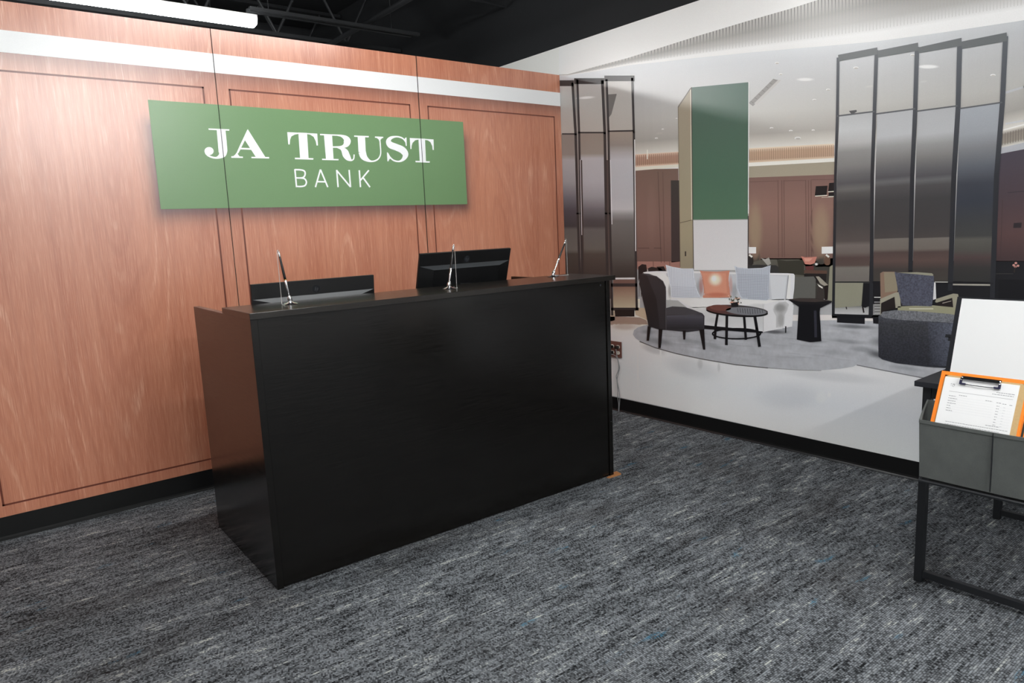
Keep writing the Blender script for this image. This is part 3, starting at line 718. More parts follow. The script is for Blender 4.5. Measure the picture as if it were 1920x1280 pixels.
FS4 = [(0,(140,145,152)),(.15,(132,136,142)),(.24,(106,108,112)),(.34,(80,84,92)),(.44,(54,57,66)),(.54,(48,52,62)),(.66,(54,55,58)),(.74,(58,58,58)),(.76,(78,76,72)),(.82,(70,68,64)),(.86,(70,56,56)),(.92,(48,46,46)),(1,(44,44,44))]
q.vgrad((1574,218),(1640,210),(1630,527),(1564,527), FS, 0)
q.vgrad((1645,214),(1714,204),(1703,527),(1637,527), FS2, 0)
q.vgrad((1721,209),(1794,199),(1780,527),(1711,527), [(t, tuple(v*.97 for v in c)) for t, c in FS2], 0)
q.vgrad((1801,204),(1877,192),(1861,529),(1787,527), FS4, 0)
q.vgrad((1566,527),(1631,527),(1629,592),(1565,592), [(0,(120,120,104)),(.66,(116,115,98)),(.7,(96,96,94)),(.8,(150,150,150)),(1,(176,176,178))], 0)
q.poly([(1566,530),(1619,530),(1615,573),(1566,577)], (128,127,110), 1).poly([(1619,530),(1634,530),(1632,573),(1622,577),(1616,573)], (24,24,28), 1)
q.line([(1618,574),(1620,585)], 3, (34,28,28), 1).line([(1587,575),(1588,579)], 2, (34,28,28), 1)
q.poly([(1637,570),(1652,570),(1652,590),(1637,590)], (120,120,120), 1).line([(1640,557),(1652,557)], 1.6, (190,190,188), 2)
for k in range(9): q.line([(1640+k*0.1,566+k*2.6),(1652,566+k*2.6)], 1, (80,78,78) if k % 2 else (166,166,166), 2)
q.done('printed_screen_pane', 'print')
q = PR(19)
SL = (58, 60, 66)
def bar(pts, w, c=(36,37,42), c0=(82,86,92)):
    n = len(pts)-1
    for i in range(n):
        (xa, ya), (xb, yb) = pts[i], pts[i+1]; f = lambda y: tuple(u+(v-u)*max(0, min(1, (y-90)/260)) for u, v in zip(c0, c))
        q.poly([(xa-w/2, ya), (xa+w/2, ya), (xb+w/2, yb), (xb-w/2, yb)], [f(ya), f(ya), f(yb), f(yb)], 0)
bar([(1572,108),(1570.5,220),(1567,330),(1563,590)], 5.2); bar([(1644,94),(1640,213),(1636,330),(1634,592)], 6.8)
bar([(1720,88),(1716.5,205),(1711,330),(1707.5,506)], 8.2); bar([(1800,80),(1797,200),(1789,330),(1782,545)], 9.4); bar([(1886,68),(1880,192),(1869,330),(1861,560)], 9.6)
for pts in ([(1572,103),(1645.5,89),(1645.5,102),(1573,115)], [(1646,95),(1722,80),(1722,95),(1647,108)], [(1722,89),(1803.5,71),(1803.5,86),(1723,100)], [(1803.5,78),(1888,61),(1889,77),(1804,92)]): q.poly(pts, (92,96,98), 1)
for p0, p1 in (((1571,217.5),(1640,209)),((1644,213.5),(1716,204)),((1720,208.5),(1795,198.5)),((1801,203.5),(1879,192))): q.line([p0, p1], 2.8, (82,84,88), 1)
q.line([(1564,528.5),(1631,528.5)], 2.4, (34,34,38), 1).line([(1636,529),(1862,531)], 2.2, (28,28,32), 1)
q.poly([(1561,588),(1636,590),(1635,595),(1560,592)], (26,26,30), 2).poly([(1570,592),(1622,594),(1622,607),(1570,604)], (24,24,28), 2).poly([(1637,594),(1652,594),(1652,607),(1638,606)], (24,24,28), 2)
q.done('printed_screen_frame', 'print', None, 'dark metal frame of the printed right folding screen')

# white sofa
q = PR(24)
q.poly([(1206,511),(1213,509),(1232,508),(1300,508),(1400,511),(1478,512),(1489,513),(1491,516),(1490,540),(1488,556),(1485,612),(1432,622),(1380,615),(1320,609),(1250,606),(1240,560),(1225,520)], (202,202,206))
q.poly([(1250,512),(1300,512),(1480,516),(1474,562),(1420,566),(1310,560),(1256,558),(1252,530)], (178,181,187), 1)
q.poly([(1206,511),(1245,512),(1256,522),(1259,556),(1252,556),(1240,524),(1224,515)], (208,208,210), 2)
q.poly([(1250,556),(1320,557),(1420,562),(1480,560),(1476,563),(1432,570),(1400,572),(1300,577),(1270,560),(1250,562)], (214,213,212), 3)
q.poly([(1250,562),(1272,563),(1290,577),(1262,575),(1250,577)], (158,160,160), 4)
q.vgrad((1290,576),(1432,572),(1432,621),(1318,608), [(0,(196,196,196)),(.4,(182,183,185)),(1,(190,191,194))], 3)
q.poly([(1432,570),(1478,560),(1489,572),(1486,612),(1432,622)], (200,200,203), 4)
q.poly([(1474,562),(1480,520),(1478,514),(1484,514),(1482,562)], (208,208,212), 4).line([(1479,516),(1474,562)], 1.2, (120,122,126), 5).line([(1477.5,513),(1484,514)], 1, (214,214,218), 5)
q.poly([(1444,516),(1476,518),(1471,562),(1448,562)], (190,193,198), 3)
q.poly([(1320,609),(1380,615),(1431,621),(1431,624),(1400,622),(1320,616)], (22,22,26), 5)
q.line([(1474,612),(1474,623)], 2.4, (30,30,34), 5).line([(1432,570),(1432,621)], 1, (160,160,162), 5).line([(1208,510.5),(1300,510),(1478,514)], 1, (226,226,228), 5)
sofa = q.done('printed_sofa', 'print', None, 'large white sofa printed in the middle of the mural')
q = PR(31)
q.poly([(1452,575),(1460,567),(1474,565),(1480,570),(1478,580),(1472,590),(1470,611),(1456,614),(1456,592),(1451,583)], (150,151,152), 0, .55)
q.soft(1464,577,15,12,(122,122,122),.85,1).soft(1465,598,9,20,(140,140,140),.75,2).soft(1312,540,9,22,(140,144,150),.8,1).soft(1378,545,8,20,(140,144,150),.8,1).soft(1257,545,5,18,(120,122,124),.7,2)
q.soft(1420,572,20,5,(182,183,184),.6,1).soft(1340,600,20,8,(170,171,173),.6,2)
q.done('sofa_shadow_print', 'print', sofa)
def pillow(pts, c, label, chk=None):
    q = PR(34); q.poly(pts, c)
    o = q.done('printed_pillow', 'print', sofa, label); return o
pL = [(1249,496),(1262,500),(1280,503),(1301,503),(1303,520),(1307,540),(1312,552),(1316,557),(1300,558),(1262,558),(1259,556),(1258,540),(1253,515)]
pR = [(1378,498),(1385,501),(1405,503),(1430,502),(1446,497),(1444,520),(1442,540),(1444,560),(1438,563),(1410,561),(1392,559),(1388,555),(1382,540),(1382,520)]
o1 = pillow(pL, (192,197,206), 'pale grey fine-checked pillow at the left of the printed sofa')
o2 = pillow(pR, (180,186,196), 'pale grey checked pillow at the right of the printed sofa')
q = PR(34)
q.poly([(1313,507),(1320,508),(1345,509),(1369,507),(1367,520),(1368,535),(1370,550),(1373,557),(1350,558),(1320,558),(1318,556),(1321,548),(1319,528),(1316,514)], (188,122,98))
q.poly([(1318,512),(1362,512),(1364,550),(1324,550)], (196,130,104), 1)
q.done('printed_pillow', 'print', sofa, 'shiny orange leather pillow in the middle of the printed sofa')
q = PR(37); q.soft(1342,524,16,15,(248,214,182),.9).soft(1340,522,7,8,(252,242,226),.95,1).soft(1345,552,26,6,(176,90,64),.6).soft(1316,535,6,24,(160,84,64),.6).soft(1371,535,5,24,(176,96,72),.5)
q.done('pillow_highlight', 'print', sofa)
q = PR(36)
for P, cc, y0, sp in ((pL, (164,170,182), 500, 2.6), (pR, (136,142,156), 500, 2.4)):
    xa, xb = min(p[0] for p in P), max(p[0] for p in P); x = xa+1
    while x < xb:
        ys = [y for y in range(496, 564) if inside(P, x+1, y) and inside(P, x-1, y)]
        if ys: q.line([(x, ys[0]+1), (x+1, ys[-1]-1)], .85, cc)
        x += sp
    for y in range(515 if P is pR else 538, 561, 3):
        xs_ = [x/2 for x in range(int(xa*2), int(xb*2)) if inside(P, x/2, y)]
        if xs_: q.line([(xs_[0]+2, y-1), (xs_[-1]-2, y+1)], .8, cc, 1)
q.done('pillow_check_pattern', 'print', sofa)
# dark side chair
q = PR(38)
q.poly([(1250,577),(1262,574),(1284,575),(1300,580),(1318,587),(1322,592),(1321.5,618),(1290,622),(1250,618)], (50,49,54))
q.poly([(1250,577),(1262,574),(1284,575),(1318,587),(1300,590),(1250,590)], (66,65,70), 1)
q.vgrad((1251,592),(1320,592),(1320,616),(1251,617), [(0,(74,74,84)),(.35,(58,58,66)),(1,(38,38,42))], 1)
q.poly([(1199,514),(1205,512),(1218,513),(1232,518),(1244,527),(1249,537),(1250,545),(1250,618),(1240,618),(1217,611),(1212,585),(1206,560),(1200,532)], (36,35,38), 2)
q.poly([(1214,515),(1230,519),(1242,528),(1247,540),(1248,616),(1238,616),(1232,560)], (46,45,49), 3)
q.line([(1206,512.5),(1232,518),(1244,527),(1249,538),(1250,617)], 1.4, (78,77,82), 4).line([(1251,592),(1318,590)], 1, (88,88,98), 4)
for pts in ([(1215.5,611),(1221.5,612),(1218,638),(1213.5,638)], [(1236,617),(1243.5,617),(1240,652),(1235.5,652)], [(1312,617),(1321.5,617),(1323.5,655),(1319.5,655)], [(1281,619),(1287,619),(1286,636),(1282.5,636)]): q.poly(pts, (24,22,24), 4)
q.done('printed_chair', 'print', None, 'dark leather side chair printed before the white sofa')
# coffee table
q = PR(38)
for pts, w in (([(1347,586),(1343,610),(1341.5,634)], 4.6), ([(1364,590),(1363,645)], 5), ([(1396,590),(1399.5,635)], 4.6), ([(1415.5,588),(1420,615),(1425,648)], 5.4)): q.line(pts, w, (22,22,25))
el = ell(1382,625,45,9.5,40); q.line(el+[el[0]], 2.4, (26,26,29), 1)
q.poly([(x, y+3+(x-1383)*.06) for x, y in ell(1383,581,58,9.5)], (20,20,22), 2)
q.poly([(x, y+(x-1383)*.06) for x, y in ell(1383,581,58,9.5)], [(86,50,46) if x < 1372 else (66,64,66) for x, y in ell(1383,581,58,9.5)], 3)
q.poly([(x, y+(x-1383)*.06) for x, y in ell(1400,582,38,7.2)], (110,112,118), 4)
q.poly([(x, y+(x-1383)*.06) for x, y in ell(1352,578.5,20,5.6)], (104,62,54), 4)
for k in range(11): x = 1384+k*4.6; q.line([(x,577.5+k*.2),(x+1.2,588+k*.1-abs(k-5)*.6)], 1, (60,60,64), 5)
q.poly([(1371,566),(1387,566),(1385,575),(1373,575)], (30,30,32), 6)
q.done('printed_coffee_table', 'print', None, 'round black coffee table printed before the white sofa')
q = PR(46)
random.seed(5)
for k in range(26):
    x, y = 1379+random.gauss(0, 6.5), 560+random.gauss(0, 3.6); q.poly(ell(x, y, random.uniform(1, 2.4), random.uniform(.8, 1.8), 8), random.choice([(70,72,60),(54,52,46),(198,148,128),(206,170,150),(110,112,92)]), k*.1)
q.done('printed_flowers', 'print', None, 'pink and green flowers in the black pot of the printed coffee table')
# side table
q = PR(36)
q.poly([(1478,561),(1500,558.5),(1530,559),(1561,564),(1560,567),(1540,577),(1502,577)], (26,25,28)).poly([(1480,560.5),(1500,559),(1530,559.5),(1558,563.5),(1530,566),(1500,565)], (58,50,48), 1)
q.poly([(1499,570),(1540,570),(1538,585),(1541,639),(1520,641),(1495,636)], (20,20,24), 1).poly([(1527,582),(1532,582),(1533,632),(1528,632)], (44,44,54), 2)
q.done('printed_side_table', 'print', None, 'black pedestal side table printed right of the white sofa')
# armchair and ottoman at the right
q = PR(24)
q.poly([(1651,512),(1656,509),(1679,509),(1686,573),(1652,573)], (122,98,82)).poly([(1658,510),(1680,510),(1684,545),(1660,548)], (128,118,98), 1)
q.poly([(1679,511),(1720,510),(1748,512),(1751,515),(1748,520),(1682,518)], (132,130,112), 1)
q.poly([(1651,560),(1656,558),(1680,548),(1688,547),(1690,576),(1680,577),(1678,556),(1653,568),(1652,590),(1651,590)], (140,136,120), 4)
q.poly([(1653,566),(1678,556),(1680,578),(1660,582),(1652,590)], (34,28,28), 3)
q.poly([(1752,529),(1755,530),(1756,560),(1750,562)], (190,190,192), 1)
q.poly([(1754,566),(1756,560),(1788,550),(1797,551),(1798,556),(1796,577),(1788,576),(1786,558),(1757,567)], (136,132,114), 4).poly([(1756,566),(1785,556),(1788,576),(1755,574)], (32,26,26), 3).line([(1768,568),(1784,564)], 1.2, (150,140,130), 5)
q.poly([(1684,574),(1750,572),(1800,577),(1800,590),(1740,588),(1684,582)], (134,132,106), 4).line([(1706,578.5),(1750,578.5)], 2, (180,178,158), 5)
ac = q.done('printed_armchair', 'print', None, 'olive armchair printed behind the round ottoman')
q = PR(30); q.poly([(1678,509),(1684,511),(1720,514),(1752,517),(1752,525),(1750,560),(1748,574),(1692,572),(1685,545)], (70,72,86))
q.done('printed_pillow', 'print_felt', ac, 'charcoal felt pillow on the printed armchair')
q = PR(31)
q.vgrad((1648,592),(1800,596),(1800,688),(1648,668), [(0,(64,66,74)),(.2,(52,53,58)),(.6,(46,47,54)),(1,(40,41,48))])
q.poly([(1648,668),(1800,676),(1790,690),(1740,687),(1680,680),(1655,673)], (40,41,48), .5)
q.poly([(1650,592),(1656,584),(1680,581),(1720,583),(1780,588),(1800,592),(1800,606),(1760,603),(1700,600),(1660,596)], (98,100,106), 1)
q.poly([(1740,604),(1800,606),(1800,688),(1745,684)], [(60,62,72),(84,88,102),(72,76,90),(44,46,54)], 1)
q.done('printed_ottoman', 'print_felt', None, 'round charcoal felt ottoman printed at the right of the rug')
# ------------------------------------------------------------------ reception desk
DR = -.02; DL, DD, DH = 1.822, .80, 1.07
D0 = Vector((-2.8299, -1.3778, 0))
DM = Matrix.Translation(D0) @ Matrix.Rotation(DR, 4, 'Z')
INVP = True
desk = thing('reception_desk', D0, 'long black laminate reception desk standing on the carpet before the wood wall', 'desk')
def dbox(name, lo, hi, mat='laminate', parent=desk, bevel=.0012):
    b = MB(); b.box(lo, hi, DM); return b.build(name, mat, parent, bevel)
T = .026
dbox('side_panel', (0, 0, .002), (T, DD, DH-.0245)); dbox('side_panel', (DL-T, 0, .002), (DL, DD, DH-.0245))
dbox('front_panel', (T+.0008, .006, .004), (DL-T-.0008, .026, DH-.0245))
dbox('countertop', (-.004, -.012, DH-.024), (DL+.03, .335, DH), 'laminate_top')
dbox('counter_support', (T+.001, .315, .775), (DL-T-.001, .333, DH-.0255))
dbox('work_surface', (T+.001, .028, .72), (DL-T-.001, DD-.01, .745))
b = MB(); c = DM @ Vector((DL-.062, .0058, DH-.045)); b.tube([c, c+DM.to_3x3() @ Vector((0, -.0016, 0))], .006, 14); b.build('cam_cap', 'black_metal', desk)
b = MB(); c = DM @ Vector((DL-.012, .0002, .30)); b.tube([c, c+DM.to_3x3() @ Vector((0, -.0012, 0))], .0022, 10); b.build('screw_head', 'chrome', desk)
b = MB(); sh = [(-1.065, -1.4165), (-1.06, -1.432), (-.975, -1.436), (-.968, -1.395), (-1.004, -1.395), (-1.0055, -1.4165)]
b.poly([(x, y, .0004) for x, y in sh][::-1]); b.poly([(x, y, .0055+.03*(x+1.06)) for x, y in sh])
for i in range(6):
    (x, y), (u, v) = sh[i], sh[(i+1) % 6]; b.poly([(x, y, .0004), (u, v, .0004), (u, v, .0055+.03*(u+1.06)), (x, y, .0055+.03*(x+1.06))])
tag(b.build('wooden_shim', 'shim'), 'small brown wooden shim on the carpet at the right front corner of the desk', 'shim')
# ------------------------------------------------------------------ monitors seen from behind
def monitor(x0, x1, ytop, ztop, tilt, hgt, label):
    "slim screen whose back swells below an angled ledge; x0..x1 across, leaning towards the counter at its top"
    w = x1-x0; cx = (x0+x1)/2
    r = thing('monitor', (cx, ytop+.09, .745), label, 'monitor', 'monitors behind the reception desk')
    M4 = Matrix.Translation((cx, ytop, ztop)) @ Matrix.Rotation(DR, 4, 'Z') @ Matrix.Rotation(tilt, 4, 'X')
    # local: x across, -z down the back, -y towards the visitor
    b = MB(); b.box((-w/2, 0, -hgt), (w/2, .014, 0), M4); b.build('screen_shell', 'monitor', r, .0015)
    b = MB(); b.box((-w/2+.008, .0142, -hgt+.02), (w/2-.008, .0155, -.008), M4); tag(b.build('display', 'monitor', r), 'dark screen facing away')
    b = MB(); g = lambda x, y, z: M4 @ Vector((x, y, z))
    za, zb, zc = -.063, -.080, -hgt+.006; e = .003; i_ = .075; d = -.018
    A, B = g(-w/2+e, -.0005, za), g(w/2-e, -.0005, za); C_, D_ = g(w/2-i_, d, zb), g(-w/2+i_, d, zb)
    E_, F_ = g(w/2-i_, d, zc), g(-w/2+i_, d, zc); G_, H_ = g(w/2-e, -.0005, zc), g(-w/2+e, -.0005, zc)
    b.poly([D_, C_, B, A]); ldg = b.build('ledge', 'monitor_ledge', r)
    b = MB(); b.poly([F_, E_, C_, D_]); b.poly([H_, F_, D_, A]); b.poly([E_, G_, B, C_]); b.poly([H_, G_, E_, F_]); b.build('rear_housing', 'monitor', r)
    b = MB(); b.tube([g(0, -.0012, -.04), g(0, .0, -.04)], .017, 28); lg = b.build('logo', 'logo', r)
    b = MB()
    for q in ([(-.007, -.009), (-.003, .009)], [(-.005, .001), (-.001, .002), (-.003, -.007)], [(.001, -.013), (.005, .004)], [(.004, .003), (.009, .002), (.006, -.006), (.002, -.006)]):
        b.tube([g(x, -.0016, z-.04) for x, z in q], .0007, 6)
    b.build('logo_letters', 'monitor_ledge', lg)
    b = MB(); c = g(0, -.012, -hgt*.55)
    b.box((cx-.035, ytop+.03, .757), (cx+.035, ytop+.042, c.z+.05)); b.build('stand_neck', 'monitor', r, .003)
    b = MB(); b.box((cx-.11, ytop-.0, .7455), (cx+.11, ytop+.17, .757)); b.build('stand_base', 'monitor', r, .004)
    return r
def mon_at(pl, pr, y, tilt, label):
    a, c = hit(*pl, 1, y), hit(*pr, 1, y)
    monitor(a.x, c.x, y, (a.z+c.z)/2, tilt, .33, label)
mon_at((471, 534), (700, 515), -1.015, math.radians(5), 'left black monitor seen from behind, low, with pale reflecting ledge across its back')
mon_at((789, 477), (957, 465), -1.01, math.radians(17), 'right black monitor seen from behind, standing higher and tilted back')

# ------------------------------------------------------------------ counter pens on bead chains
def beads(b, path, r=.0016, step=.0046):
    P = [Vector(p) for p in path]; d = 0; k = 0; acc = 0
    b.tube(P, r*.45, 6)
    for a, c in zip(P, P[1:]):
        L = (c-a).length; t = step-acc
        while t <= L:
            p = a.lerp(c, t/L)
            b.tube([p-Vector((0, 0, r)), p-Vector((0, 0, r*.4)), p+Vector((0, 0, r*.4)), p+Vector((0, 0, r))], [r*.4, r, r, r*.4], 6, False); t += step
        acc = (acc+L) % step
def pen_set(bpx, tpx, chain_dx, label, k):
    z = DH+.0005; c = hit(*bpx, 2, z)
    r = thing('counter_pen', (c.x, c.y, DH), label, 'pen', 'chained pens on the reception counter')
    b = MB(); b.tube([c, c+Vector((0,0,.002)), c+Vector((0,0,.005)), c+Vector((0,0,.008)), c+Vector((0,0,.012))], [.030, .031, .026, .014, .008], 28); b.build('base', 'chrome', r, smooth=True)
    top = hit(*tpx, 1, c.y+.004*0); s = c+Vector((0, 0, .012)); d = (top-s).normalized(); L = (top-s).length
    b = MB(); b.tube([s-d*.002, s+d*.004, s+d*.014, s+d*.016, s+d*.022], [.007, .009, .009, .0065, .0055], 18); b.build('socket', 'chrome', r, smooth=True)
    f = lambda t: s+d*L*t
    b = MB(); b.tube([f(.09), f(.12), f(.30), f(.42), f(.425)], [.0022, .0032, .0048, .0050, .0044], 16); b.build('grip', 'chrome', r, smooth=True)
    b = MB(); b.tube([f(.425), f(.43), f(.5), f(.95), f(.955)], [.0046, .0052, .0052, .0038, .0034], 16); b.build('barrel', 'pen_black', r, smooth=True)
    b = MB(); b.tube([f(.425), f(.445)], [.0056, .0056], 16); b.build('ring', 'gold' if k == 0 else 'chrome', r)
    b = MB(); b.tube([f(.90), f(.93), f(.99), f(1.0)], [.0042, .0043, .0036, .002], 16); b.build('end_cap', 'chrome', r, smooth=True)
    t = f(1.0); q = Vector((t.x+chain_dx, t.y, DH+.002)); bs = c+(q-c).normalized()*.026; bs.z = DH+.007
    path = [t, t+Vector((chain_dx*.25, 0, .006)), Vector((t.x+chain_dx*.7, t.y, t.z+.002)), Vector((q.x, q.y, t.z-.012)), Vector((q.x, q.y, DH+.05)), q]
    side = Vector((.012, -.018, 0)) if k == 0 else Vector((-.005, -.016, 0))
    path += [q+side*.7, q.lerp(bs, .35)+side*1.0, q.lerp(bs, .7)+side*.5, bs]
    for i in range(6, len(path)-1): path[i].z = DH+.002
    b = MB(); beads(b, path); b.build('bead_chain', 'bead_metal', r)
pen_set((545, 570), (522, 471), -.006, 'leftmost of three black pens on bead chains, in front of the low monitor', 0)
pen_set((842, 541), (850, 460), .006, 'middle of three black pens on bead chains, in front of the tilted monitor', 1)
pen_set((1037, 518), (1061, 450), .004, 'rightmost of three black pens on bead chains, near the counter end', 2)

# ------------------------------------------------------------------ wall outlet with plugs and cords
Y0, Y1, Z0, Z1 = -.563, -.447, .392, .506
ot = thing('wall_outlet', (-.006, -.505, Z0), 'brown four-socket outlet plate low on the mural beside the desk', 'outlet')
boxobj('cover_plate', (-.0125, Y0, Z0), (-.006, Y1, Z1), 'brown_plate', ot, .002)
SK = {}
for i, yy in enumerate((-.477, -.532)):
    for j, zz in enumerate((.4685, .4265)):
        SK[(i, j)] = (yy, zz)
        b = MB(); n = 24; pts = [(yy+.0165*math.cos(t), zz+.0145*math.sin(t)) for t in [2*math.pi*k/n for k in range(n)]]
        pts = [(a, max(zz-.0125, min(zz+.0125, c))) for a, c in pts]
        b.poly([(-.0142, a, c) for a, c in pts][::-1])
        for k in range(n): (a0, c0), (a1, c1) = pts[k], pts[(k+1) % n]; b.poly([(-.012, a0, c0), (-.0142, a0, c0), (-.0142, a1, c1), (-.012, a1, c1)])
        rc = b.build('receptacle', 'ivory', ot)
        if (i, j) == (1, 1):
            b = MB()
            for dy in (-.0055, .0055): b.box((-.0146, yy+dy-.001, zz-.001), (-.0141, yy+dy+.001, zz+.006))
            b.box((-.0146, yy-.002, zz-.0085), (-.0141, yy+.002, zz-.0045)); b.build('slots', 'plug', rc)
for y in (-.477, -.532): b = MB(); b.tube([(-.0135, y, .4475), (-.0122, y, .4475)], .0028, 12); b.build('plate_screw', 'brown_plate', ot)
def plug(key, label, wide=0, cordpts=None, cr=.0029):
    y, z = SK[key]
    r = thing('power_plug', (-.0145, y, z), label, 'plug', 'black plugs in the brown outlet')
    b = MB(); b.box((-.040, y-.013-wide, z-.011), (-.0146, y+.013, z+.009)); b.build('plug_body', 'plug', r, .003)
    if cordpts:
        b = MB(); P = [Vector(p) for p in cordpts]; Q = []
        for i in range(len(P)-1):
            a0, a1, a2, a3 = P[max(i-1, 0)], P[i], P[i+1], P[min(i+2, len(P)-1)]
            for k in range(6):
                t = k/6; Q.append(.5*((2*a1)+(a2-a0)*t+(2*a0-5*a1+4*a2-a3)*t*t+(3*a1-a0-3*a2+a3)*t**3))
        Q.append(P[-1]); b.tube(Q, cr, 8); b.build('cord', 'cord', r, smooth=True)
def wpt(px, py, x): p = hit(px, py, 0, x); return (x, p.y, p.z)
plug((0, 0), 'black plug in the upper left socket of the brown outlet')
plug((1, 0), 'black plug in the upper right socket of the brown outlet', 0,
     [(-.035, -.532, .459), wpt(1157,668,-.03), wpt(1160,680,-.022), wpt(1161.5,690,-.018), wpt(1159,702,-.018), wpt(1157,712,-.019), wpt(1160.5,730,-.018), wpt(1162,744,-.024), wpt(1161.5,756,-.026), (-.026, wpt(1160.5,766,-.026)[1], .004)])
plug((0, 1), 'black plug in the lower left socket of the brown outlet', 0,
     [(-.036, -.477, .416), wpt(1155.5,668,-.034), wpt(1159.5,680,-.028), wpt(1160,692,-.024), wpt(1155.8,704,-.025), wpt(1156.8,713,-.026), wpt(1158.5,730,-.025), wpt(1158.4,746,-.03), wpt(1160,758,-.033), (-.034, wpt(1159.5,768,-.034)[1], .004)])

# ------------------------------------------------------------------ black table at the right
TX0, TX1, TY0, TY1, TZ = -1.055, -.235, -2.94, -4.02, .745
tb = thing('side_table', (-.65, -3.48, 0), 'black metal-legged table holding the tilted white board at the right edge', 'table')
boxobj('tabletop', (TX0-.02, TY1-.015, TZ-.019), (TX1+.01, TY0+.018, TZ), 'table_top', tb, .0015)
LW = .027
for x in (TX0+.0, TX1-LW):
    for y in (TY0-LW-.003, TY1): boxobj('leg', (x, y, .0005), (x+LW, y+LW, TZ-.0195), 'black_metal', tb, .001)
for x in (TX0+.002, TX1-LW+.002):
    boxobj('stretcher', (x, TY1+LW+.0005, .02), (x+.022, TY0-LW-.0035, .045), 'black_metal', tb, .001)
    boxobj('apron', (x, TY1+LW+.0005, TZ-.06), (x+.02, TY0-LW-.0035, TZ-.0197), 'black_metal', tb, .001)
# basket hung on the front of the table
rl = MB(); rl.tube([(TX0-.001, TY0-.05, .487), (TX0-.285, TY0-.115, .487), (TX0-.285, TY0-.63, .487), (TX0-.001, TY0-.62, .487)], .005, 8); rl.build('basket_rail', 'black_metal', tb)
bk = thing('storage_basket', (-1.2, -3.25, .49), 'grey felt storage basket with seamed front, hung before the black table', 'basket')
def loop(z, fx, bx, grow=0):
    return [(fx, -3.048+grow, z), (fx+.004, -3.16, z-.003), (fx+.006, -3.29, z-.004), (fx+.008, -3.42, z-.002), (fx+.012, -3.60-grow, z), (bx+.01, -3.575-grow, z), (bx+.004, -3.2, z), (bx, -2.965+grow, z), ((bx+fx)/2-.0, -3.003+grow, z-.006)]
def wallsheet(lo, hi, t, name, mat, parent, top=True, seam=0):
    b = MB(); n = len(lo); c0 = sum((Vector(p) for p in lo), Vector())/n
    f = lambda p: (Vector(p)+(Vector((c0.x, c0.y, p[2]))-Vector(p)).normalized()*t)
    li, hi_i = [f(p) for p in lo], [f(p) for p in hi]
    for i in range(n):
        j = (i+1) % n
        b.poly([lo[i], lo[j], hi[j], hi[i]]); b.poly([li[j], li[i], hi_i[i], hi_i[j]]); b.poly([hi[i], hi[j], hi_i[j], hi_i[i]]); b.poly([lo[j], lo[i], li[i], li[j]])
    if not top: b.poly([Vector(p)+Vector((0, 0, .001)) for p in lo][::-1]); b.poly([Vector(p)+Vector((0, 0, .004)) for p in li])
    return b.build(name, mat, parent)
lo, hi_ = loop(.494, -1.322, -1.062), loop(.681, -1.334, -1.062, .004)
wallsheet(lo, hi_, .004, 'basket_body', 'felt', bk, False)
e = lambda p, k, dz: (p[0]+(-.0012 if p[0] < -1.2 else .0012)*k, p[1], p[2]+dz)
wallsheet([e(p, 1, -.009) for p in hi_], [e(p, 1, .0012) for p in hi_], .0066, 'hem', 'felt', bk)
b = MB(); xs = -1.3345+.006; sy = hit(1860, 850, 0, xs-.0).y
b.box((-1.3285, sy-.001, .497), (-1.3225, sy+.001, .60)); b.box((-1.3315, sy-.001, .60), (-1.3245, sy+.001, .678)); b.build('seam', 'black_metal', bk)

# orange frame and clipboards leaning in the basket
def leaning(x_top, z_top, y_left, tilt, dz=0):
    "local u to the right (-y), v down the sheet, w out of its face"
    dv = Vector((-math.sin(tilt), 0, -math.cos(tilt))); du = Vector((0, -1, 0)); dw = Vector((-math.cos(tilt), 0, math.sin(tilt)))
    o = Vector((x_top, y_left, z_top))
    return lambda u, v, w: o+du*u+dv*v+dw*w
TL = math.radians(25)
def slab(b, f, u0, u1, v0, v1, w0, w1):
    P = [f(u, v, w) for w in (w0, w1) for u, v in ((u0, v0), (u1, v0), (u1, v1), (u0, v1))]
    for q in ((0,3,2,1),(4,5,6,7),(0,1,5,4),(1,2,6,5),(2,3,7,6),(3,0,4,7)): b.poly([P[k] for k in q])
fo = leaning(-1.163, .808, -3.044, TL)
of = thing('orange_frame', fo(.12, .33, 0), 'bright orange rectangular frame leaning in the grey basket behind a clipboard', 'frame')
b = MB(); Wd, Hh, t_ = .242, .33, .0115
for a in ((0, Wd, 0, t_), (0, Wd, Hh-t_, Hh), (0, t_, t_, Hh-t_), (Wd-t_, Wd, t_, Hh-t_)): slab(b, fo, *a, -.004, .012)
b.build('frame_rim', 'orange', of, .001)
b = MB(); slab(b, fo, t_, Wd-t_, t_, Hh-t_, -.003, -.001); b.build('frame_back', 'board_black', of)
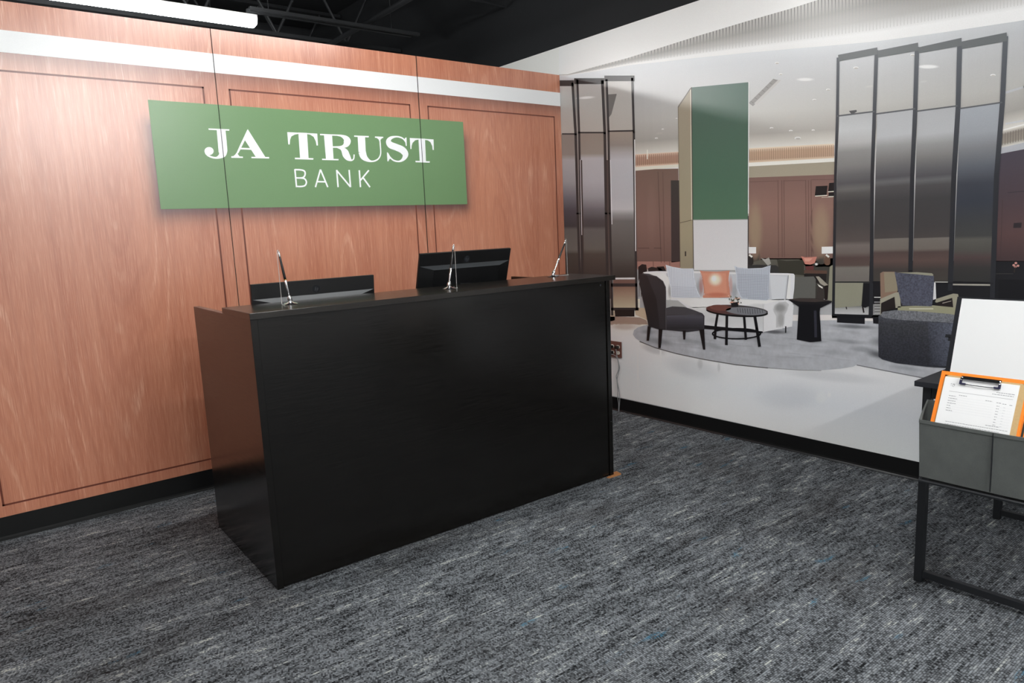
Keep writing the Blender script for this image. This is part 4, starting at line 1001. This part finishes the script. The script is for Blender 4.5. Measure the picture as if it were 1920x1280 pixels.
def clipboard(f, label, form=True):
    r = thing('clipboard', f(.11, .3, 0), label, 'clipboard')
    b = MB(); w, h, rr = .222, .29, .014
    out = []
    for cx, cy, s0 in ((w-rr, rr, -90), (w-rr, h-rr, 0), (rr, h-rr, 90), (rr, rr, 180)):
        out += [(cx+rr*math.cos(math.radians(s0+k*15)), cy+rr*math.sin(math.radians(s0+k*15))) for k in range(7)]
    b.poly([f(u, v, .003) for u, v in out]); b.poly([f(u, v, 0) for u, v in out][::-1])
    for i in range(len(out)): j = (i+1) % len(out); b.poly([f(*out[i], 0), f(*out[j], 0), f(*out[j], .003), f(*out[i], .003)])
    b.build('board', 'hardboard', r)
    if not form: return r
    b = MB(); x0, x1, y0, y1 = .002, .206, .006, .27
    slab(b, f, x0, x1, y0, y1, .0032, .0042); pp = b.build('paper_form', 'paper', r)
    b = MB(); k = MB()
    def ln(bb, u0, u1, v, th=.0007): slab(bb, f, u0, u1, v, v+th, .00425, .0044)
    def words(bb, u, v, wid, th=.0014):
        x = u
        while x < u+wid:
            l = random.uniform(.003, .008); slab(bb, f, x, min(x+l, u+wid), v, v+th, .00425, .0044); x += l+.0014
    random.seed(9)
    ln(b, .022, .196, .052)
    for v, wd in ((.066, .020), (.074, .026), (.082, .022), (.090, .024), (.098, .010), (.106, .012), (.114, .018)): words(b, .024, v, wd); ln(k, .03, .15, v+.003, .0003)
    words(b, .052, .061, .022); words(b, .126, .066, .018); words(b, .156, .068, .012); words(b, .172, .069, .010); words(b, .190, .070, .008)
    for i in range(8): words(b, .158, .078+i*.0085, .007); words(k, .176, .080+i*.0085, .006); ln(k, .166, .2, .082+i*.0085, .0003)
    words(b, .150, .036, .048); words(b, .140, .0425, .056); words(b, .030, .150, .17, .0012); words(b, .030, .158, .15, .0012); words(b, .140, .142, .036)
    for i in range(14):   # little dotted triangle emblem
        a, c = random.random(), random.random(); slab(b, f, .022+.012*a, .0235+.012*a, .026+.012*c, .0275+.012*c, .00425, .0044)
    slab(b, f, .044, .050, .024, .0255, .00425, .0044)
    b.build('form_print', 'ink', pp); k.build('form_rules', 'faint_ink', pp)
    c = MB(); cu0, cu1 = .048, .158
    slab(c, f, cu0, cu1, -.002, .010, .0045, .0065); slab(c, f, cu0, cu1, .006, .010, .0045, .013)
    for u in (cu0+.003, cu1-.003): c.tube([f(u, .002, .008), f(u, .012, .011), f(u, .022, .010)], .0016, 8)
    c.tube([f(cu0+.003, .024, .0095), f((cu0+cu1)/2-.02, .0255, .0095), f((cu0+cu1)/2, .0265, .012), f((cu0+cu1)/2+.02, .0255, .0095), f(cu1-.003, .024, .0095)], .0014, 8)
    cl = c.build('clip', 'chrome', r)
    g = MB()
    for u, s in ((cu0+.002, 1), (cu1-.002, -1)): slab(g, f, u-.003, u+.003, .012, .026, .006, .012); slab(g, f, min(u, u+s*.014), max(u, u+s*.014), .022, .027, .006, .012); g.build('clip_tip', 'navy', cl); g = MB()

    return r
fc = lambda u, v, w: fo(u+.0135, v+.0125, w+.0125)
clipboard(fc, 'brown hardboard clipboard with printed white form and silver clip, leaning in the orange frame')
fo2 = leaning(-1.125, .79, -3.285, TL)
o2_ = thing('orange_frame', fo2(.12, .3, 0), 'second orange frame at the right edge, half hidden behind the first one', 'frame')
b = MB()
for a in ((0, Wd, 0, t_), (0, Wd, .29-t_, .29), (0, t_, t_, .29-t_), (Wd-t_, Wd, t_, .29-t_)): slab(b, fo2, *a, -.004, .012)
b.build('frame_rim', 'orange', o2_, .001)

# tilted white board on the table
zb = TZ+.0035
pb = hit(1772, 696, 2, zb+.004); pt = None
xb = pb.x; best = None
for k in range(60):
    x = xb+k*.004; p = hit(1795, 556, 0, x)
    if best is None or abs(p.y-pb.y) < best[0]: best = (abs(p.y-pb.y), p)
pt = best[1]; th = math.atan2(pt.x-xb, pt.z-zb); HBd = math.hypot(pt.x-xb, pt.z-zb)
fb = leaning(pt.x, pt.z, pb.y, th)
bd = thing('display_board', fb(.22, HBd, 0), 'blank white board in a thin black frame, tilted back on the black table', 'board')
b = MB(); slab(b, fb, 0, .44, 0, HBd, -.008, 0); b.build('board_frame', 'board_black', bd, .001)
b = MB(); slab(b, fb, .016, .424, .006, HBd-.004, .0003, .0015); tag(b.build('board_face', 'board_white', bd), 'blank white face')
b = MB(); slab(b, fb, -.019, .004, HBd*.50, HBd*.50+.012, -.006, -.001); slab(b, fb, -.008, .002, HBd*.50+.008, HBd*.50+.024, -.007, -.001); b.build('side_clip', 'board_black', bd, .001)
b = MB(); q0, q1 = fb(.20, .05, -.009), fb(.24, .05, -.009); b.tube([q0, (q0.x+.12, q0.y, zb+.004)], .004, 8); b.tube([q1, (q1.x+.12, q1.y, zb+.004)], .004, 8); b.build('rear_prop', 'board_black', bd)

# ------------------------------------------------------------------ lit tube fixtures
def fixture(x0, x1, y, z, label, lens='tube', group='tube lights under the black ceiling'):
    r = thing('tube_light', ((x0+x1)/2, y, z), label, 'ceiling light', group)
    b = MB(); n = 20; R_ = .047
    P = lambda x, k, s=1: (x, y+R_*s*math.cos(math.pi*k/n), z-R_*s*math.sin(math.pi*k/n))
    for xx, xq, s0, s1 in ((x0+.02, x1-.02, 1, 1), (x0, x0+.02, .55, 1), (x1-.02, x1, 1, .55)):
        for k in range(n): b.poly([P(xx, k, s0), P(xx, k+1, s0), P(xq, k+1, s1), P(xq, k, s1)])
    b.poly([P(x0, k, .55) for k in range(n+1)]); b.poly([P(x1, k, .55) for k in range(n+1)][::-1]); b.build('lens', lens, r)
    b = MB(); b.box((x0-.002, y-.036, z+.001), (x1+.002, y+.036, z+.035)); b.build('housing', 'fixture', r, .003)
    b = MB()
    for x in (x0+.3, x1-.3): b.tube([(x, y, z+.035), (x, y, 3.7)], .003, 6)
    b.build('hanger_rod', 'black_metal', r)
    return r
p = hit(480, 41, 1, 1.17)
fixture(p.x-2.42, p.x, 1.17, p.z+.005, 'long glowing tube light hanging beyond the wood wall at the upper left')
for k, (x0, x1, y, lb) in enumerate(LIGHTS): fixture(x0, x1, y, 2.81, lb, ('tube_dim', 'tube', 'tube_strong')[min(k, 2)])
# struts, pipes and joists under the black deck
def strut(name, lo, hi, label, cat, grp): o = boxobj(name, lo, hi, 'strut_black'); return tag(o, label, cat, grp)
z1 = hit(700, 52, 1, 1.3).z
st = thing('ceiling_strut', (-1.1, 1.32, z1), 'twin black steel strut running on from the glowing tube light', 'strut')
boxobj('rail', (p.x+.01, 1.28, z1-.012), (-.36, 1.31, z1+.012), 'strut_black', st); boxobj('rail', (p.x+.01, 1.34, z1-.012), (-.40, 1.37, z1+.012), 'strut_black', st)
b = MB()
for x in (-1.6, -.6): b.tube([(x, 1.325, z1+.01), (x, 1.325, 3.7)], .004, 6)
b.build('hanger_rod', 'black_metal', st)
b = MB(); b.tube([(-.80, .1, 3.0), (-.74, 2.6, 3.0), (-.72, 4.15, 3.0)], .022, 12); tag(b.build('ceiling_pipe', 'strut_black', smooth=True), 'black pipe crossing high over the twin strut', 'pipe')
b = MB(); b.tube([(-.70, -.9, 3.02), (-.66, .35, 3.02), (-.60, .50, 3.02), (-.45, .56, 3.02), (-.02, .58, 3.02)], .009, 8); tag(b.build('ceiling_conduit', 'ceiling_black', smooth=True), 'thin black bent conduit under the ceiling', 'conduit')
for i, (yy, lb) in enumerate(((2.2, 'black open-web ceiling joist seen just above the wood wall'), (3.4, 'farther black open-web ceiling joist, mostly dark'), (.9, 'nearer black open-web ceiling joist high above the twin strut'))):
    zl = 3.02 if i != 2 else 3.3
    j = thing('ceiling_joist', (-4, yy, zl), lb, 'joist', 'open-web ceiling joists')
    boxobj('bottom_chord', (-7.9, yy-.03, zl), (-.02, yy+.03, zl+.03), 'ceiling_black', j); boxobj('top_chord', (-7.9, yy-.03, 3.62), (-.02, yy+.03, 3.65), 'ceiling_black', j)
    b = MB(); x = -7.6; up = True
    while x < -.3:
        b.tube([(x, yy, zl+.02 if up else 3.63), (x+.32, yy, 3.63 if up else zl+.02)], .012, 6); x += .32; up = not up
    b.build('web_bars', 'strut_black', j)

# ------------------------------------------------------------------ world and view
wd = bpy.data.worlds.new('world'); S.world = wd; wd.use_nodes = True
wd.node_tree.nodes['Background'].inputs[0].default_value = (.6, .65, .7, 1); wd.node_tree.nodes['Background'].inputs[1].default_value = .05
S.view_settings.view_transform = 'Standard'; S.view_settings.look = 'None'; S.view_settings.gamma = 1
S.view_settings.use_curve_mapping = False; S.view_settings.exposure = EXPO
